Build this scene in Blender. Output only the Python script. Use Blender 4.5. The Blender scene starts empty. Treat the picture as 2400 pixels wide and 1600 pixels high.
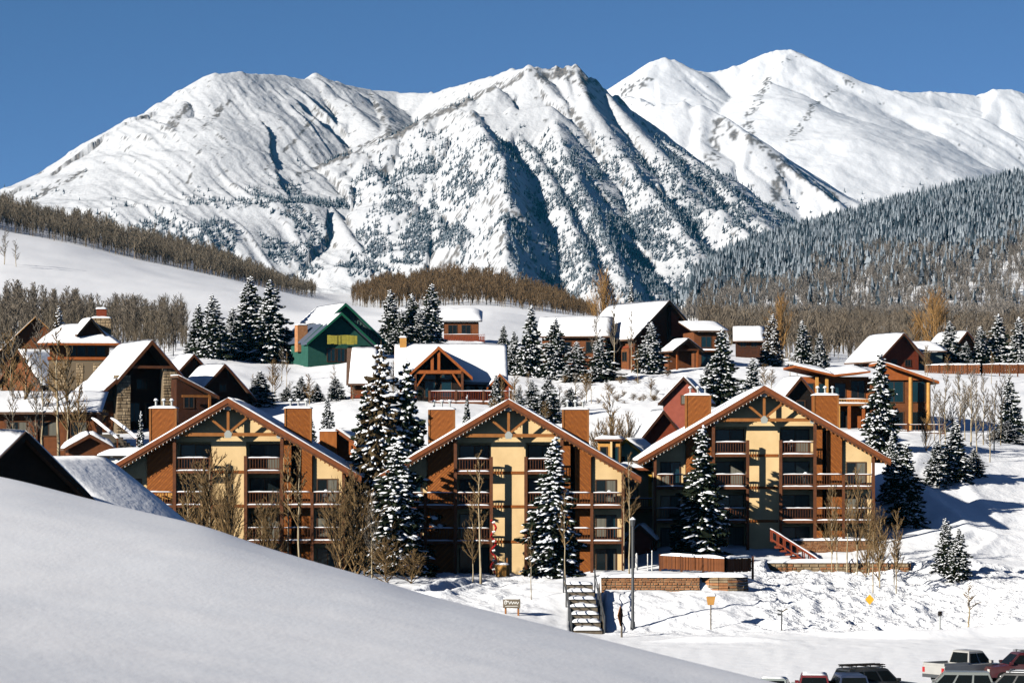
import bpy, math, random
import numpy as np
from mathutils import Vector, Matrix

# ------------------------------------------------------------------ camera, world, sun, exposure
sc = bpy.context.scene
col = sc.collection
F, YH, CH = 6805.0, 1050.0, 13.0          # focal length in photo pixels, horizon row, eye height

def P(px, py, Y):
    return Vector(((px - 1200) / F * Y, Y, CH + (YH - py) / F * Y))

cam_d = bpy.data.cameras.new('camera')
cam = bpy.data.objects.new('camera', cam_d)
col.objects.link(cam)
cam.location = (0, 0, CH)
cam.rotation_euler = (math.radians(90), 0, 0)
cam_d.sensor_width = 36
cam_d.lens = 36 * F / 2400
cam_d.shift_y = (YH - 800) / 2400
cam_d.clip_start = 0.5
cam_d.clip_end = 40000
cam_d.dof.use_dof = True
cam_d.dof.focus_distance = 260
cam_d.dof.aperture_fstop = 5.6
sc.camera = cam

SUN_EL, SUN_AZ = math.radians(22.5), math.radians(52)      # azimuth: to the left of straight behind the camera
S = Vector((-math.sin(SUN_AZ) * math.cos(SUN_EL), -math.cos(SUN_AZ) * math.cos(SUN_EL), math.sin(SUN_EL)))
w = bpy.data.worlds.new('World')
sc.world = w
w.use_nodes = True
nt = w.node_tree
bg = nt.nodes['Background']
sky = nt.nodes.new('ShaderNodeTexSky')
sky.sky_type = 'NISHITA'
sky.sun_disc = False
sky.sun_elevation = SUN_EL
sky.sun_rotation = math.radians(180) + SUN_AZ
sky.altitude = 2900
sky.air_density = 0.46
sky.dust_density = 0.35
sky.ozone_density = 4.0
nt.links.new(sky.outputs[0], bg.inputs[0])
bg.inputs[1].default_value = 0.055
sd = bpy.data.lights.new('sun', 'SUN')
sd.energy = 5.0
sd.angle = math.radians(0.53)
sd.color = (1.0, 0.93, 0.82)
so = bpy.data.objects.new('sun', sd)
col.objects.link(so)
so.location = (-60, -60, 80)
so.rotation_euler = (-S).to_track_quat('-Z', 'Y').to_euler()
sc.view_settings.view_transform = 'Standard'
sc.view_settings.look = 'None'
sc.view_settings.exposure = 0.80
sc.view_settings.gamma = 1.0
sc.cycles.max_bounces = 5
sc.cycles.diffuse_bounces = 0
sc.cycles.glossy_bounces = 2
sc.cycles.transmission_bounces = 2
sc.cycles.transparent_max_bounces = 4
sc.cycles.use_denoising = True

# ------------------------------------------------------------------ materials
def mat(name, c, rough=0.8, spec=0.25, noise=None, c2=None, nscale=3.0, bump=0.0, bscale=20.0, metal=0.0, stretch=None):
    m = bpy.data.materials.new(name)
    m.use_nodes = True
    n = m.node_tree
    b = n.nodes['Principled BSDF']
    b.inputs['Base Color'].default_value = (*c, 1)
    b.inputs['Roughness'].default_value = rough
    b.inputs['Specular IOR Level'].default_value = spec
    b.inputs['Metallic'].default_value = metal
    tc = n.nodes.new('ShaderNodeTexCoord')
    src = tc.outputs['Object']
    if stretch:
        mp = n.nodes.new('ShaderNodeMapping')
        mp.inputs['Scale'].default_value = stretch
        n.links.new(src, mp.inputs['Vector'])
        src = mp.outputs['Vector']
    if c2:
        t = n.nodes.new('ShaderNodeTexNoise')
        t.inputs['Scale'].default_value = nscale
        t.inputs['Detail'].default_value = 5
        n.links.new(src, t.inputs['Vector'])
        r = n.nodes.new('ShaderNodeValToRGB')
        r.color_ramp.elements[0].position = 0.35
        r.color_ramp.elements[1].position = 0.65
        r.color_ramp.elements[0].color = (*c, 1)
        r.color_ramp.elements[1].color = (*c2, 1)
        n.links.new(t.outputs['Fac'], r.inputs['Fac'])
        n.links.new(r.outputs['Color'], b.inputs['Base Color'])
    if bump:
        t = n.nodes.new('ShaderNodeTexNoise')
        t.inputs['Scale'].default_value = bscale
        t.inputs['Detail'].default_value = 4
        n.links.new(src, t.inputs['Vector'])
        bp = n.nodes.new('ShaderNodeBump')
        bp.inputs['Strength'].default_value = 1.0
        bp.inputs['Distance'].default_value = bump
        n.links.new(t.outputs['Fac'], bp.inputs['Height'])
        n.links.new(bp.outputs['Normal'], b.inputs['Normal'])
    return m

SNOWC = (0.79, 0.82, 0.865)
M = {}
M['snow'] = mat('snow', SNOWC, 0.7, 0.2, c2=(0.83, 0.85, 0.885), nscale=0.8, bump=0.05, bscale=2.5)
M['snow_soft'] = mat('snow_soft', SNOWC, 0.7, 0.2, c2=(0.83, 0.85, 0.885), nscale=0.5, bump=0.006, bscale=14)
M['snow_clump'] = mat('snow_clump', (0.78, 0.81, 0.86), 0.75, 0.2)
M['stucco'] = mat('stucco', (0.66, 0.48, 0.255), 0.9, 0.1, c2=(0.56, 0.40, 0.205), nscale=0.6, bump=0.01, bscale=30)
M['wood'] = mat('wood', (0.175, 0.053, 0.011), 0.75, 0.2, c2=(0.255, 0.080, 0.015), nscale=4, stretch=(1, 1, 0.25))
M['wood2'] = mat('wood2', (0.285, 0.093, 0.018), 0.75, 0.2, c2=(0.20, 0.064, 0.013), nscale=4, stretch=(1, 1, 0.25))
M['trim'] = mat('trim', (0.080, 0.030, 0.013), 0.7, 0.2, c2=(0.115, 0.041, 0.016), nscale=3)
M['fascia'] = mat('fascia', (0.14, 0.043, 0.015), 0.7, 0.2, c2=(0.19, 0.058, 0.019), nscale=2)
M['beam'] = mat('beam', (0.22, 0.085, 0.022), 0.75, 0.2, c2=(0.28, 0.11, 0.03), nscale=3)
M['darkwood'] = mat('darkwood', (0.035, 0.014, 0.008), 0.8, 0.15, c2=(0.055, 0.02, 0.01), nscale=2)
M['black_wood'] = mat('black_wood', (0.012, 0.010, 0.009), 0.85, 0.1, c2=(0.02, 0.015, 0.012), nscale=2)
M['brown'] = mat('brown', (0.115, 0.042, 0.017), 0.8, 0.15, c2=(0.165, 0.058, 0.021), nscale=2)
M['redwood'] = mat('redwood', (0.16, 0.034, 0.015), 0.8, 0.15, c2=(0.21, 0.045, 0.02), nscale=2)
M['pinkwood'] = mat('pinkwood', (0.22, 0.06, 0.04), 0.85, 0.1, c2=(0.26, 0.075, 0.05), nscale=2)
M['orange_wood'] = mat('orange_wood', (0.30, 0.085, 0.019), 0.75, 0.2, c2=(0.23, 0.064, 0.015), nscale=3)
M['honey'] = mat('honey', (0.50, 0.26, 0.07), 0.75, 0.2, c2=(0.42, 0.21, 0.055), nscale=3)
M['yellow'] = mat('yellow', (0.60, 0.36, 0.045), 0.8, 0.15, c2=(0.52, 0.31, 0.04), nscale=2)
M['green'] = mat('green', (0.018, 0.075, 0.058), 0.8, 0.15, c2=(0.024, 0.09, 0.07), nscale=2)
M['green_trim'] = mat('green_trim', (0.012, 0.115, 0.06), 0.7, 0.2)
M['grey_green'] = mat('grey_green', (0.11, 0.15, 0.145), 0.8, 0.15, c2=(0.14, 0.17, 0.16), nscale=2)
M['pale_green'] = mat('pale_green', (0.33, 0.50, 0.33), 0.8, 0.15)
M['banner'] = mat('banner', (0.50, 0.43, 0.07), 0.8, 0.1, c2=(0.36, 0.32, 0.06), nscale=2.5)
M['stone'] = mat('stone', (0.30, 0.22, 0.13), 0.9, 0.1, c2=(0.44, 0.34, 0.22), nscale=1.5, bump=0.02, bscale=8)
M['stone2'] = mat('stone2', (0.22, 0.155, 0.09), 0.9, 0.1, c2=(0.33, 0.25, 0.16), nscale=1.5, bump=0.02, bscale=8)
M['mortar'] = mat('mortar', (0.16, 0.125, 0.085), 0.95, 0.05)
M['brick'] = mat('brick', (0.31, 0.14, 0.065), 0.9, 0.1, c2=(0.42, 0.21, 0.10), nscale=2.5)
M['brick2'] = mat('brick2', (0.24, 0.10, 0.045), 0.9, 0.1, c2=(0.36, 0.17, 0.08), nscale=2.5)
M['metal_roof'] = mat('metal_roof', (0.07, 0.09, 0.13), 0.5, 0.4)
M['shingle'] = mat('shingle', (0.09, 0.055, 0.04), 0.9, 0.1, c2=(0.13, 0.08, 0.055), nscale=6)
M['metal'] = mat('metal', (0.34, 0.36, 0.36), 0.5, 0.4, metal=0.3)
M['dark_metal'] = mat('dark_metal', (0.05, 0.055, 0.06), 0.5, 0.4)
M['plate'] = mat('plate', (0.30, 0.32, 0.30), 0.55, 0.4)
M['glass'] = mat('glass', (0.008, 0.012, 0.014), 0.08, 0.15)
M['glass_teal'] = mat('glass_teal', (0.008, 0.028, 0.038), 0.08, 0.2)
M['curtain'] = mat('curtain', (0.15, 0.145, 0.12), 0.9, 0.1, c2=(0.085, 0.083, 0.07), nscale=6, stretch=(4, 1, 0.05))
M['car_glass'] = mat('car_glass', (0.006, 0.008, 0.009), 0.15, 0.06)
M['frame'] = mat('frame', (0.07, 0.035, 0.018), 0.7, 0.2)
M['needle'] = mat('needle', (0.013, 0.019, 0.012), 0.9, 0.05, c2=(0.026, 0.034, 0.019), nscale=2.5)
M['needle_brown'] = mat('needle_brown', (0.055, 0.038, 0.020), 0.9, 0.08, c2=(0.075, 0.055, 0.028), nscale=2.5)
M['bark'] = mat('bark', (0.08, 0.05, 0.032), 0.95, 0.05, c2=(0.12, 0.08, 0.05), nscale=5)
M['aspen'] = mat('aspen', (0.40, 0.34, 0.23), 0.9, 0.1, c2=(0.24, 0.19, 0.12), nscale=3, stretch=(1, 1, 0.6))
M['twig'] = mat('twig', (0.14, 0.09, 0.042), 0.95, 0.05, c2=(0.21, 0.14, 0.07), nscale=1.5)
M['twig_grey'] = mat('twig_grey', (0.12, 0.10, 0.078), 0.95, 0.05, c2=(0.18, 0.155, 0.125), nscale=0.5)
M['twig_orange'] = mat('twig_orange', (0.24, 0.13, 0.05), 0.95, 0.05, c2=(0.30, 0.18, 0.07), nscale=1.5)
M['concrete'] = mat('concrete', (0.25, 0.24, 0.22), 0.9, 0.1, c2=(0.18, 0.17, 0.15), nscale=3)
M['tie'] = mat('tie', (0.10, 0.085, 0.065), 0.9, 0.1, c2=(0.15, 0.125, 0.095), nscale=3)
M['white_paint'] = mat('white_paint', (0.70, 0.70, 0.68), 0.6, 0.3)
M['sign_yellow'] = mat('sign_yellow', (0.66, 0.38, 0.03), 0.5, 0.3)
M['tyre'] = mat('tyre', (0.015, 0.015, 0.015), 0.9, 0.1)
M['rim'] = mat('rim', (0.35, 0.35, 0.36), 0.35, 0.5, metal=0.8)
M['lamp_red'] = mat('lamp_red', (0.35, 0.01, 0.01), 0.3, 0.5)
M['lamp_clear'] = mat('lamp_clear', (0.6, 0.6, 0.58), 0.2, 0.5)
for nme, c in dict(car_white=(0.34, 0.34, 0.33), car_silver=(0.17, 0.19, 0.185), car_red=(0.12, 0.008, 0.012), car_navy=(0.018, 0.03, 0.07),
                   car_black=(0.012, 0.014, 0.016), car_maroon=(0.06, 0.007, 0.010), car_pale=(0.24, 0.28, 0.27)).items():
    M[nme] = mat(nme, c, 0.3, 0.5, c2=tuple(0.8 * v + 0.03 for v in c), nscale=1.5)

def ground_mat():
    m = mat('ground_snow', SNOWC, 0.7, 0.2, c2=(0.83, 0.85, 0.885), nscale=0.8)
    n = m.node_tree; b = n.nodes['Principled BSDF']
    tc = n.nodes.new('ShaderNodeTexCoord'); a = n.nodes.new('ShaderNodeAttribute'); a.attribute_name = 'churn'
    prev = None
    for scale, d0, d1 in ((0.9, 0.05, 0.22), (3.2, 0.012, 0.17)):
        t = n.nodes.new('ShaderNodeTexNoise'); t.inputs['Scale'].default_value = scale; t.inputs['Detail'].default_value = 3
        n.links.new(tc.outputs['Object'], t.inputs['Vector'])
        ma = n.nodes.new('ShaderNodeMath'); ma.operation = 'MULTIPLY_ADD'; ma.inputs[1].default_value = d1; ma.inputs[2].default_value = d0
        n.links.new(a.outputs['Fac'], ma.inputs[0])
        bp = n.nodes.new('ShaderNodeBump'); bp.inputs['Strength'].default_value = 1.0
        n.links.new(ma.outputs[0], bp.inputs['Distance']); n.links.new(t.outputs['Fac'], bp.inputs['Height'])
        if prev: n.links.new(prev, bp.inputs['Normal'])
        prev = bp.outputs['Normal']
    n.links.new(prev, b.inputs['Normal'])
    return m
M['ground_snow'] = ground_mat()

# ------------------------------------------------------------------ numpy noise
def h2(ix, iy, s):
    ix = ix.astype(np.int64); iy = iy.astype(np.int64)
    n = (ix * 374761393 + iy * 668265263 + s * 974634777) & 0xFFFFFFFF
    n = ((n ^ (n >> 13)) * 1274126177) & 0xFFFFFFFF
    n = ((n ^ (n >> 16)) * 2246822519) & 0xFFFFFFFF
    n = n ^ (n >> 15)
    return (n & 0xFFFFFF) / float(0x1000000)

def vn(x, y, s=0):
    x = np.asarray(x, float); y = np.asarray(y, float)
    ix = np.floor(x); iy = np.floor(y)
    fx = x - ix; fy = y - iy
    fx = fx * fx * fx * (fx * (fx * 6 - 15) + 10); fy = fy * fy * fy * (fy * (fy * 6 - 15) + 10)
    a = h2(ix, iy, s); b = h2(ix + 1, iy, s); c = h2(ix, iy + 1, s); d = h2(ix + 1, iy + 1, s)
    return (a + (b - a) * fx) * (1 - fy) + (c + (d - c) * fx) * fy

def fbm(x, y, o=4, s=0, g=0.5):
    r = 0; a = 1.0; t = 0
    for i in range(o):
        r = r + a * vn(x * 2 ** i + 17.3 * i, y * 2 ** i - 9.1 * i, s + i); t += a; a *= g
    return r / t

def ridged(x, y, o=3, s=0):
    r = 0; a = 1.0; t = 0
    for i in range(o):
        n = 1 - np.abs(2 * vn(x * 2 ** i + 3.7 * i, y * 2 ** i + 5.1 * i, s + i) - 1)
        r = r + a * n; t += a; a *= 0.5
    return r / t

def sstep(a, b, x):
    t = np.clip((np.asarray(x, float) - a) / (b - a), 0, 1)
    return t * t * (3 - 2 * t)

# ------------------------------------------------------------------ mesh helpers
def link(o, parent=None):
    col.objects.link(o)
    if parent is not None:
        o.parent = parent
    return o

def tag(o, label=None, cat=None, group=None, kind=None):
    for k, v in (('label', label), ('category', cat), ('group', group), ('kind', kind)):
        if v:
            o[k] = v
    return o

def empty(name, loc, rz=0.0, label=None, cat=None, group=None):
    o = bpy.data.objects.new(name, None)
    o.empty_display_size = 0.3
    o.location = loc
    o.rotation_euler = (0, 0, rz)
    link(o)
    return tag(o, label, cat, group)

def np_mesh(name, V, Fc, k, mi=None, mats=(), smooth=False, attr=None):
    """V (n,3), Fc (m,k) -> mesh"""
    me = bpy.data.meshes.new(name)
    V = np.asarray(V, np.float32); Fc = np.asarray(Fc, np.int32)
    me.vertices.add(len(V)); me.vertices.foreach_set('co', V.ravel())
    me.loops.add(Fc.size); me.loops.foreach_set('vertex_index', Fc.ravel())
    me.polygons.add(len(Fc))
    me.polygons.foreach_set('loop_start', np.arange(0, Fc.size, k, dtype=np.int32))
    try:
        me.polygons.foreach_set('loop_total', np.full(len(Fc), k, np.int32))
    except Exception:
        pass
    for m in mats:
        me.materials.append(m)
    if mi is not None:
        me.polygons.foreach_set('material_index', np.asarray(mi, np.int32))
    me.polygons.foreach_set('use_smooth', np.full(len(Fc), bool(smooth)))
    for an, av in (attr or {}).items():
        a = me.attributes.new(an, 'FLOAT', 'POINT')
        a.data.foreach_set('value', np.asarray(av, np.float32).ravel())
    me.update(calc_edges=True)
    return me

def grid_mesh(name, X, Y, Z, mats, smooth=True, attr=None):
    nu, nv = X.shape
    V = np.stack([X, Y, Z], -1).reshape(-1, 3)
    i = np.arange(nu * nv).reshape(nu, nv)
    q = np.stack([i[:-1, :-1], i[1:, :-1], i[1:, 1:], i[:-1, 1:]], -1).reshape(-1, 4)
    return np_mesh(name, V, q, 4, None, mats, smooth, attr)

class MB:
    def __init__(s):
        s.v = []; s.f = []; s.m = []
    def add(s, vs, fs, m=0):
        o = len(s.v)
        s.v.extend([tuple(v) for v in vs])
        for f in fs:
            s.f.append(tuple(i + o for i in f)); s.m.append(m)
        return s
    def box(s, x0, x1, y0, y1, z0, z1, m=0):
        return s.add([(x0, y0, z0), (x1, y0, z0), (x1, y1, z0), (x0, y1, z0), (x0, y0, z1), (x1, y0, z1), (x1, y1, z1), (x0, y1, z1)],
                     [(0, 3, 2, 1), (4, 5, 6, 7), (0, 1, 5, 4), (1, 2, 6, 5), (2, 3, 7, 6), (3, 0, 4, 7)], m)
    def prism(s, poly, y0, y1, m=0):
        n = len(poly)
        vs = [(x, y0, z) for x, z in poly] + [(x, y1, z) for x, z in poly]
        fs = [tuple(range(n)), tuple(range(2 * n - 1, n - 1, -1))] + [(i, i + n, (i + 1) % n + n, (i + 1) % n) for i in range(n)]
        return s.add(vs, fs, m)
    def prism_x(s, poly, x0, x1, m=0):          # polygon of (y, z) extruded along x
        n = len(poly)
        vs = [(x0, y, z) for y, z in poly] + [(x1, y, z) for y, z in poly]
        fs = [tuple(range(n)), tuple(range(2 * n - 1, n - 1, -1))] + [(i, i + n, (i + 1) % n + n, (i + 1) % n) for i in range(n)]
        return s.add(vs, fs, m)
    def tube(s, p0, p1, r0, r1=None, n=6, m=0, cap=True):
        r1 = r0 if r1 is None else r1
        p0 = Vector(p0); p1 = Vector(p1); d = (p1 - p0)
        if d.length < 1e-6: return s
        d.normalize()
        a = d.cross(Vector((0, 0, 1)) if abs(d.z) < 0.9 else Vector((1, 0, 0))).normalized(); b = d.cross(a)
        vs = []
        for p, r in ((p0, r0), (p1, r1)):
            for i in range(n):
                t = 2 * math.pi * i / n
                vs.append(p + a * (r * math.cos(t)) + b * (r * math.sin(t)))
        fs = [(i, (i + 1) % n, (i + 1) % n + n, i + n) for i in range(n)]
        if cap: fs += [tuple(range(n - 1, -1, -1)), tuple(range(n, 2 * n))]
        return s.add(vs, fs, m)
    def bar(s, p0, p1, w, h, m=0):              # square section bar, w across, h in the plane normal to it
        p0 = Vector(p0); p1 = Vector(p1); d = (p1 - p0).normalized()
        up = Vector((0, 1, 0)) if abs(d.y) < 0.9 else Vector((0, 0, 1))
        a = d.cross(up).normalized() * (h / 2); b = d.cross(a).normalized() * (w / 2)
        vs = [p + i * a + j * b for p in (p0, p1) for i, j in ((-1, -1), (1, -1), (1, 1), (-1, 1))]
        return s.add(vs, [(0, 1, 2, 3), (7, 6, 5, 4), (0, 4, 5, 1), (1, 5, 6, 2), (2, 6, 7, 3), (3, 7, 4, 0)], m)
    def mesh(s, name, mats, smooth=False):
        me = bpy.data.meshes.new(name)
        me.from_pydata(s.v, [], s.f)
        for m in mats: me.materials.append(m)
        if len(mats) > 1: me.polygons.foreach_set('material_index', s.m)
        if smooth: me.polygons.foreach_set('use_smooth', [True] * len(s.f))
        me.update()
        return me
    def build(s, name, mats, parent=None, loc=None, rot=None, smooth=False):
        mats = mats if isinstance(mats, (list, tuple)) else [mats]
        o = bpy.data.objects.new(name, s.mesh(name, mats, smooth))
        if loc is not None: o.location = loc
        if rot is not None: o.rotation_euler = rot
        return link(o, parent)

_ss = [0]
def snow_slab(mb, a, b, c, d, t, nu=10, nv=6, lump=0.35, ragged=0.0, m=0):
    """a lumpy sheet of snow of thickness t lying on the bilinear patch a-b-c-d"""
    _ss[0] += 1
    sd_ = _ss[0]
    a, b, c, d = (Vector(p) for p in (a, b, c, d))
    top = []; bot = []
    for i in range(nu + 1):
        for j in range(nv + 1):
            u = i / nu; v = j / nv
            if ragged and j == 0: v += ragged * float(vn(np.array(u * 7.3 + sd_), np.array(0.5), 3))
            p = (a * (1 - u) + b * u) * (1 - v) + (d * (1 - u) + c * u) * v
            e = min(1.0, 0.35 + 4 * min(u, 1 - u, 0.5)) * min(1.0, 0.35 + 4 * min(j / nv, 1 - j / nv, 0.5))
            n = float(fbm(np.array(u * 5 + sd_ * 1.7), np.array(v * 4 + sd_), 3, 5))
            h = t * e * (1 - lump + 2 * lump * n)
            bot.append(p); top.append(p + Vector((0, 0, h)))
    o = nv + 1; N = (nu + 1) * o
    fs = [(i * o + j, (i + 1) * o + j, (i + 1) * o + j + 1, i * o + j + 1) for i in range(nu) for j in range(nv)]
    rim = [i * o for i in range(nu + 1)] + [nu * o + j for j in range(1, o)] + [i * o + nv for i in range(nu - 1, -1, -1)] + [j for j in range(nv - 1, 0, -1)]
    k = len(rim)
    for q in range(k):
        fs.append((rim[q], rim[q] + N, rim[(q + 1) % k] + N, rim[(q + 1) % k]))
    mb.add(top + bot, fs, m)
    return mb

def stones(mb, x0, x1, z0, z1, y, sw, sh, rng, depth=0.05, nm=2):
    """a face of uneven stones, each proud of the wall plane y by its own amount (towards -y)"""
    z = z0
    while z < z1 - 0.02:
        h = min(sh * rng.uniform(0.7, 1.3), z1 - z)
        x = x0
        while x < x1 - 0.02:
            ww = min(sw * rng.uniform(0.6, 1.5), x1 - x)
            g = min(0.02, 0.1 * h)
            e = depth * rng.uniform(0.4, 1.5)
            i = g * rng.uniform(1, 2.5)
            vs = [(x + g, y + .02, z + g), (x + ww - g, y + .02, z + g), (x + ww - g, y + .02, z + h - g), (x + g, y + .02, z + h - g),
                  (x + g + i, y - e, z + g + i), (x + ww - g - i, y - e, z + g + i), (x + ww - g - i, y - e, z + h - g - i), (x + g + i, y - e, z + h - g - i)]
            mb.add(vs, [(4, 5, 6, 7), (0, 1, 5, 4), (1, 2, 6, 5), (2, 3, 7, 6), (3, 0, 4, 7)], rng.randrange(nm))
            x += ww
        z += h
    return mb

def copy_tree(o, parent=None):
    c = o.copy()
    col.objects.link(c)
    if parent is not None: c.parent = parent
    for ch in list(o.children):
        copy_tree(ch, c)
    return c
# ------------------------------------------------------------------ the ground
ROWS = [
 (60, [(0, 2520)]), (120, [(0, 1787)]), (185, [(0, 1528)]),
 (197, [(0, 1497), (2400, 1500)]),
 (204, [(-600, 1470), (600, 1465), (1000, 1450), (1200, 1450), (1400, 1478), (1700, 1478), (1900, 1478), (2100, 1484), (2250, 1480), (2400, 1468)]),
 (209, [(600, 1430), (1000, 1415), (1200, 1425), (1400, 1432), (1700, 1432), (1800, 1440), (1950, 1450), (2100, 1452), (2250, 1455), (2400, 1440)]),
 (215, [(600, 1400), (1000, 1385), (1200, 1395), (1350, 1380), (1400, 1390), (1700, 1392), (1800, 1402), (1950, 1415), (2100, 1420), (2250, 1430), (2400, 1410)]),
 (226, [(600, 1365), (1000, 1360), (1200, 1370), (1350, 1355), (1500, 1345), (1700, 1352), (1800, 1368), (1950, 1378), (2150, 1395), (2400, 1370)]),
 (236, [(0, 1320), (600, 1352), (900, 1347), (1200, 1350), (1340, 1347), (1450, 1340), (1600, 1335), (1750, 1335), (1900, 1338), (2100, 1345), (2250, 1345), (2400, 1358)]),
 (248, [(0, 1250), (600, 1320), (1200, 1335), (1450, 1325), (1500, 1300), (1600, 1285), (1800, 1305), (2000, 1305), (2100, 1290), (2250, 1295), (2400, 1315)]),
 (256, [(0, 1200), (600, 1290), (1200, 1310), (1450, 1280), (1600, 1262), (2000, 1265), (2120, 1240), (2250, 1240), (2400, 1262)]),
 (275, [(0, 1120), (400, 1110), (600, 1180), (850, 1170), (1000, 1160), (1200, 1200), (1450, 1150), (1600, 1150), (2000, 1160), (2150, 1125), (2250, 1130), (2400, 1155)]),
 (300, [(0, 1050), (400, 1040), (850, 1060), (1200, 1060), (1450, 1040), (1600, 1020), (1900, 1040), (2100, 1030), (2400, 1062)]),
 (325, [(0, 1000), (400, 995), (850, 960), (1200, 975), (1600, 960), (1900, 1000), (2100, 1000), (2400, 1022)]),
 (360, [(0, 960), (400, 930), (700, 935), (1000, 920), (1300, 945), (1600, 925), (1900, 930), (2100, 930), (2400, 945)]),
 (400, [(0, 900), (400, 850), (700, 880), (1000, 865), (1300, 885), (1600, 872), (1900, 872), (2200, 890), (2400, 890)]),
 (430, [(0, 860), (450, 835), (700, 848), (1000, 835), (1300, 868), (1600, 860), (1900, 860), (2200, 880), (2400, 885)]),
 (500, [(0, 815), (450, 805), (700, 805), (1100, 808), (1300, 830), (1700, 825), (2000, 850), (2400, 860)]),
 (600, [(0, 770), (450, 770), (800, 770), (1100, 765), (1300, 790), (1700, 800), (2000, 830), (2400, 835)]),
 (750, [(0, 690), (300, 720), (600, 745), (900, 745), (1150, 733), (1300, 760), (1700, 790), (2000, 815), (2400, 810)]),
 (900, [(0, 620), (150, 638), (400, 668), (600, 692), (720, 720), (900, 735), (1150, 735), (1350, 745), (1700, 780), (2400, 790)]),
 (1060, [(-600, 380), (0, 540), (150, 568), (300, 605), (500, 648), (700, 692), (860, 720), (1000, 715), (1150, 715), (1350, 740), (1700, 770), (2400, 770)]),
 (1250, [(-600, 330), (0, 510), (200, 550), (400, 600), (600, 655), (700, 685), (860, 690), (1000, 676), (1100, 678), (1250, 700), (1350, 730), (1700, 770), (2400, 765)]),
 (1500, [(-600, 400), (0, 560), (400, 645), (700, 700), (1000, 720), (1350, 750), (1700, 770), (2400, 760)]),
 (2500, [(-600, 650), (0, 760), (2400, 800)]), (3800, [(0, 830)]), (7000, [(0, 900)]), (12000, [(0, 960)]), (20000, [(0, 1000)]),
]
PXG = np.arange(-2400, 4801, 25.0)
_TY = np.array([r[0] for r in ROWS], float)
_TZ = []
for r in ROWS:
    p = np.interp(PXG, [q[0] for q in r[1]], [q[1] for q in r[1]])
    k = np.array([.1, .2, .4, .2, .1])
    p = np.convolve(np.pad(p, 2, 'edge'), k, 'valid')
    _TZ.append(CH + (YH - p) * r[0] / F)
_TZ = np.array(_TZ)

def _pchip_slopes(x, y):
    h = np.diff(x)[:, None]; d = np.diff(y, axis=0) / h
    m = np.zeros_like(y)
    w1 = 2 * h[1:] + h[:-1]; w2 = h[1:] + 2 * h[:-1]
    with np.errstate(divide='ignore', invalid='ignore'):
        hm = (w1 + w2) / (w1 / d[:-1] + w2 / d[1:])
    m[1:-1] = np.where(d[:-1] * d[1:] > 0, hm, 0)
    m[0] = d[0]; m[-1] = d[-1]
    return m
_TM = _pchip_slopes(_TY, _TZ)

def gz_pxy(px, Y):
    px = np.asarray(px, float); Y = np.asarray(Y, float)
    k = np.clip(np.searchsorted(_TY, Y, 'right') - 1, 0, len(_TY) - 2)
    h = _TY[k + 1] - _TY[k]; t = np.clip((Y - _TY[k]) / h, 0, 1)
    c = np.clip((px - PXG[0]) / 25.0, 0, len(PXG) - 1.001); i = c.astype(int); f = c - i
    def S_(T, kk): return T[kk, i] * (1 - f) + T[kk, i + 1] * f
    z0, z1, m0, m1 = S_(_TZ, k), S_(_TZ, k + 1), S_(_TM, k), S_(_TM, k + 1)
    t2 = t * t; t3 = t2 * t
    z = (2 * t3 - 3 * t2 + 1) * z0 + (t3 - 2 * t2 + t) * h * m0 + (-2 * t3 + 3 * t2) * z1 + (t3 - t2) * h * m1
    # terrace behind the brick retaining wall, and the one before the nearest gable on the right
    k1 = sstep(1406, 1412, px) * (1 - sstep(1705, 1730, px)) * sstep(216.6, 217.0, Y) * (1 - sstep(231, 236, Y))
    z = z + k1 * np.maximum(3.35 - z, 0)
    k2 = sstep(1790, 1810, px) * (1 - sstep(2150, 2210, px)) * sstep(243.2, 243.6, Y) * (1 - sstep(250, 254, Y))
    z = z + k2 * np.maximum(3.5 - z, 0)
    k2 = sstep(1790, 1810, px) * (1 - sstep(2120, 2200, px)) * sstep(233, 236, Y) * (1 - sstep(243.0, 243.2, Y))
    z = z - k2 * np.maximum(z - 2.45, 0)
    # the flight of steps is cut into the bank
    k3 = sstep(1338, 1346, px) * (1 - sstep(1410, 1416, px)) * sstep(202, 203, Y) * (1 - sstep(215.5, 217, Y))
    z = z - k3 * 0.9
    # level shelf behind the small houses
    k4 = sstep(1330, 1380, px) * (1 - sstep(1560, 1600, px)) * np.exp(-((Y - 292) / 7.0) ** 2)
    z = z - 1.3 * k4
    # ploughed ridge along the road
    z = z + 0.55 * np.exp(-((Y - 201 - 1.5 * np.sin(px / 90)) / 1.3) ** 2) * sstep(1850, 2100, px)
    z = z + 0.35 * np.exp(-((Y - 195.5) / 1.0) ** 2) * sstep(1500, 1650, px) * (1 - sstep(1750, 1900, px))
    return z

def gz(x, y):
    return float(gz_pxy(np.array(1200 + F * x / y), np.array(float(y))))

def churn(px, Y):
    ch = sstep(1720, 1800, px) * (1 - sstep(2300, 2600, px)) * sstep(200, 206, Y) * (1 - sstep(242, 246, Y))
    ch = np.maximum(ch, 0.4 * sstep(1420, 1450, px) * (1 - sstep(1720, 1800, px)) * sstep(199, 203, Y) * (1 - sstep(214, 217, Y)))
    ch = np.maximum(ch, 0.45 * sstep(950, 1000, px) * (1 - sstep(1200, 1330, px)) * sstep(205, 210, Y) * (1 - sstep(238, 242, Y)))
    return ch

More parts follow.
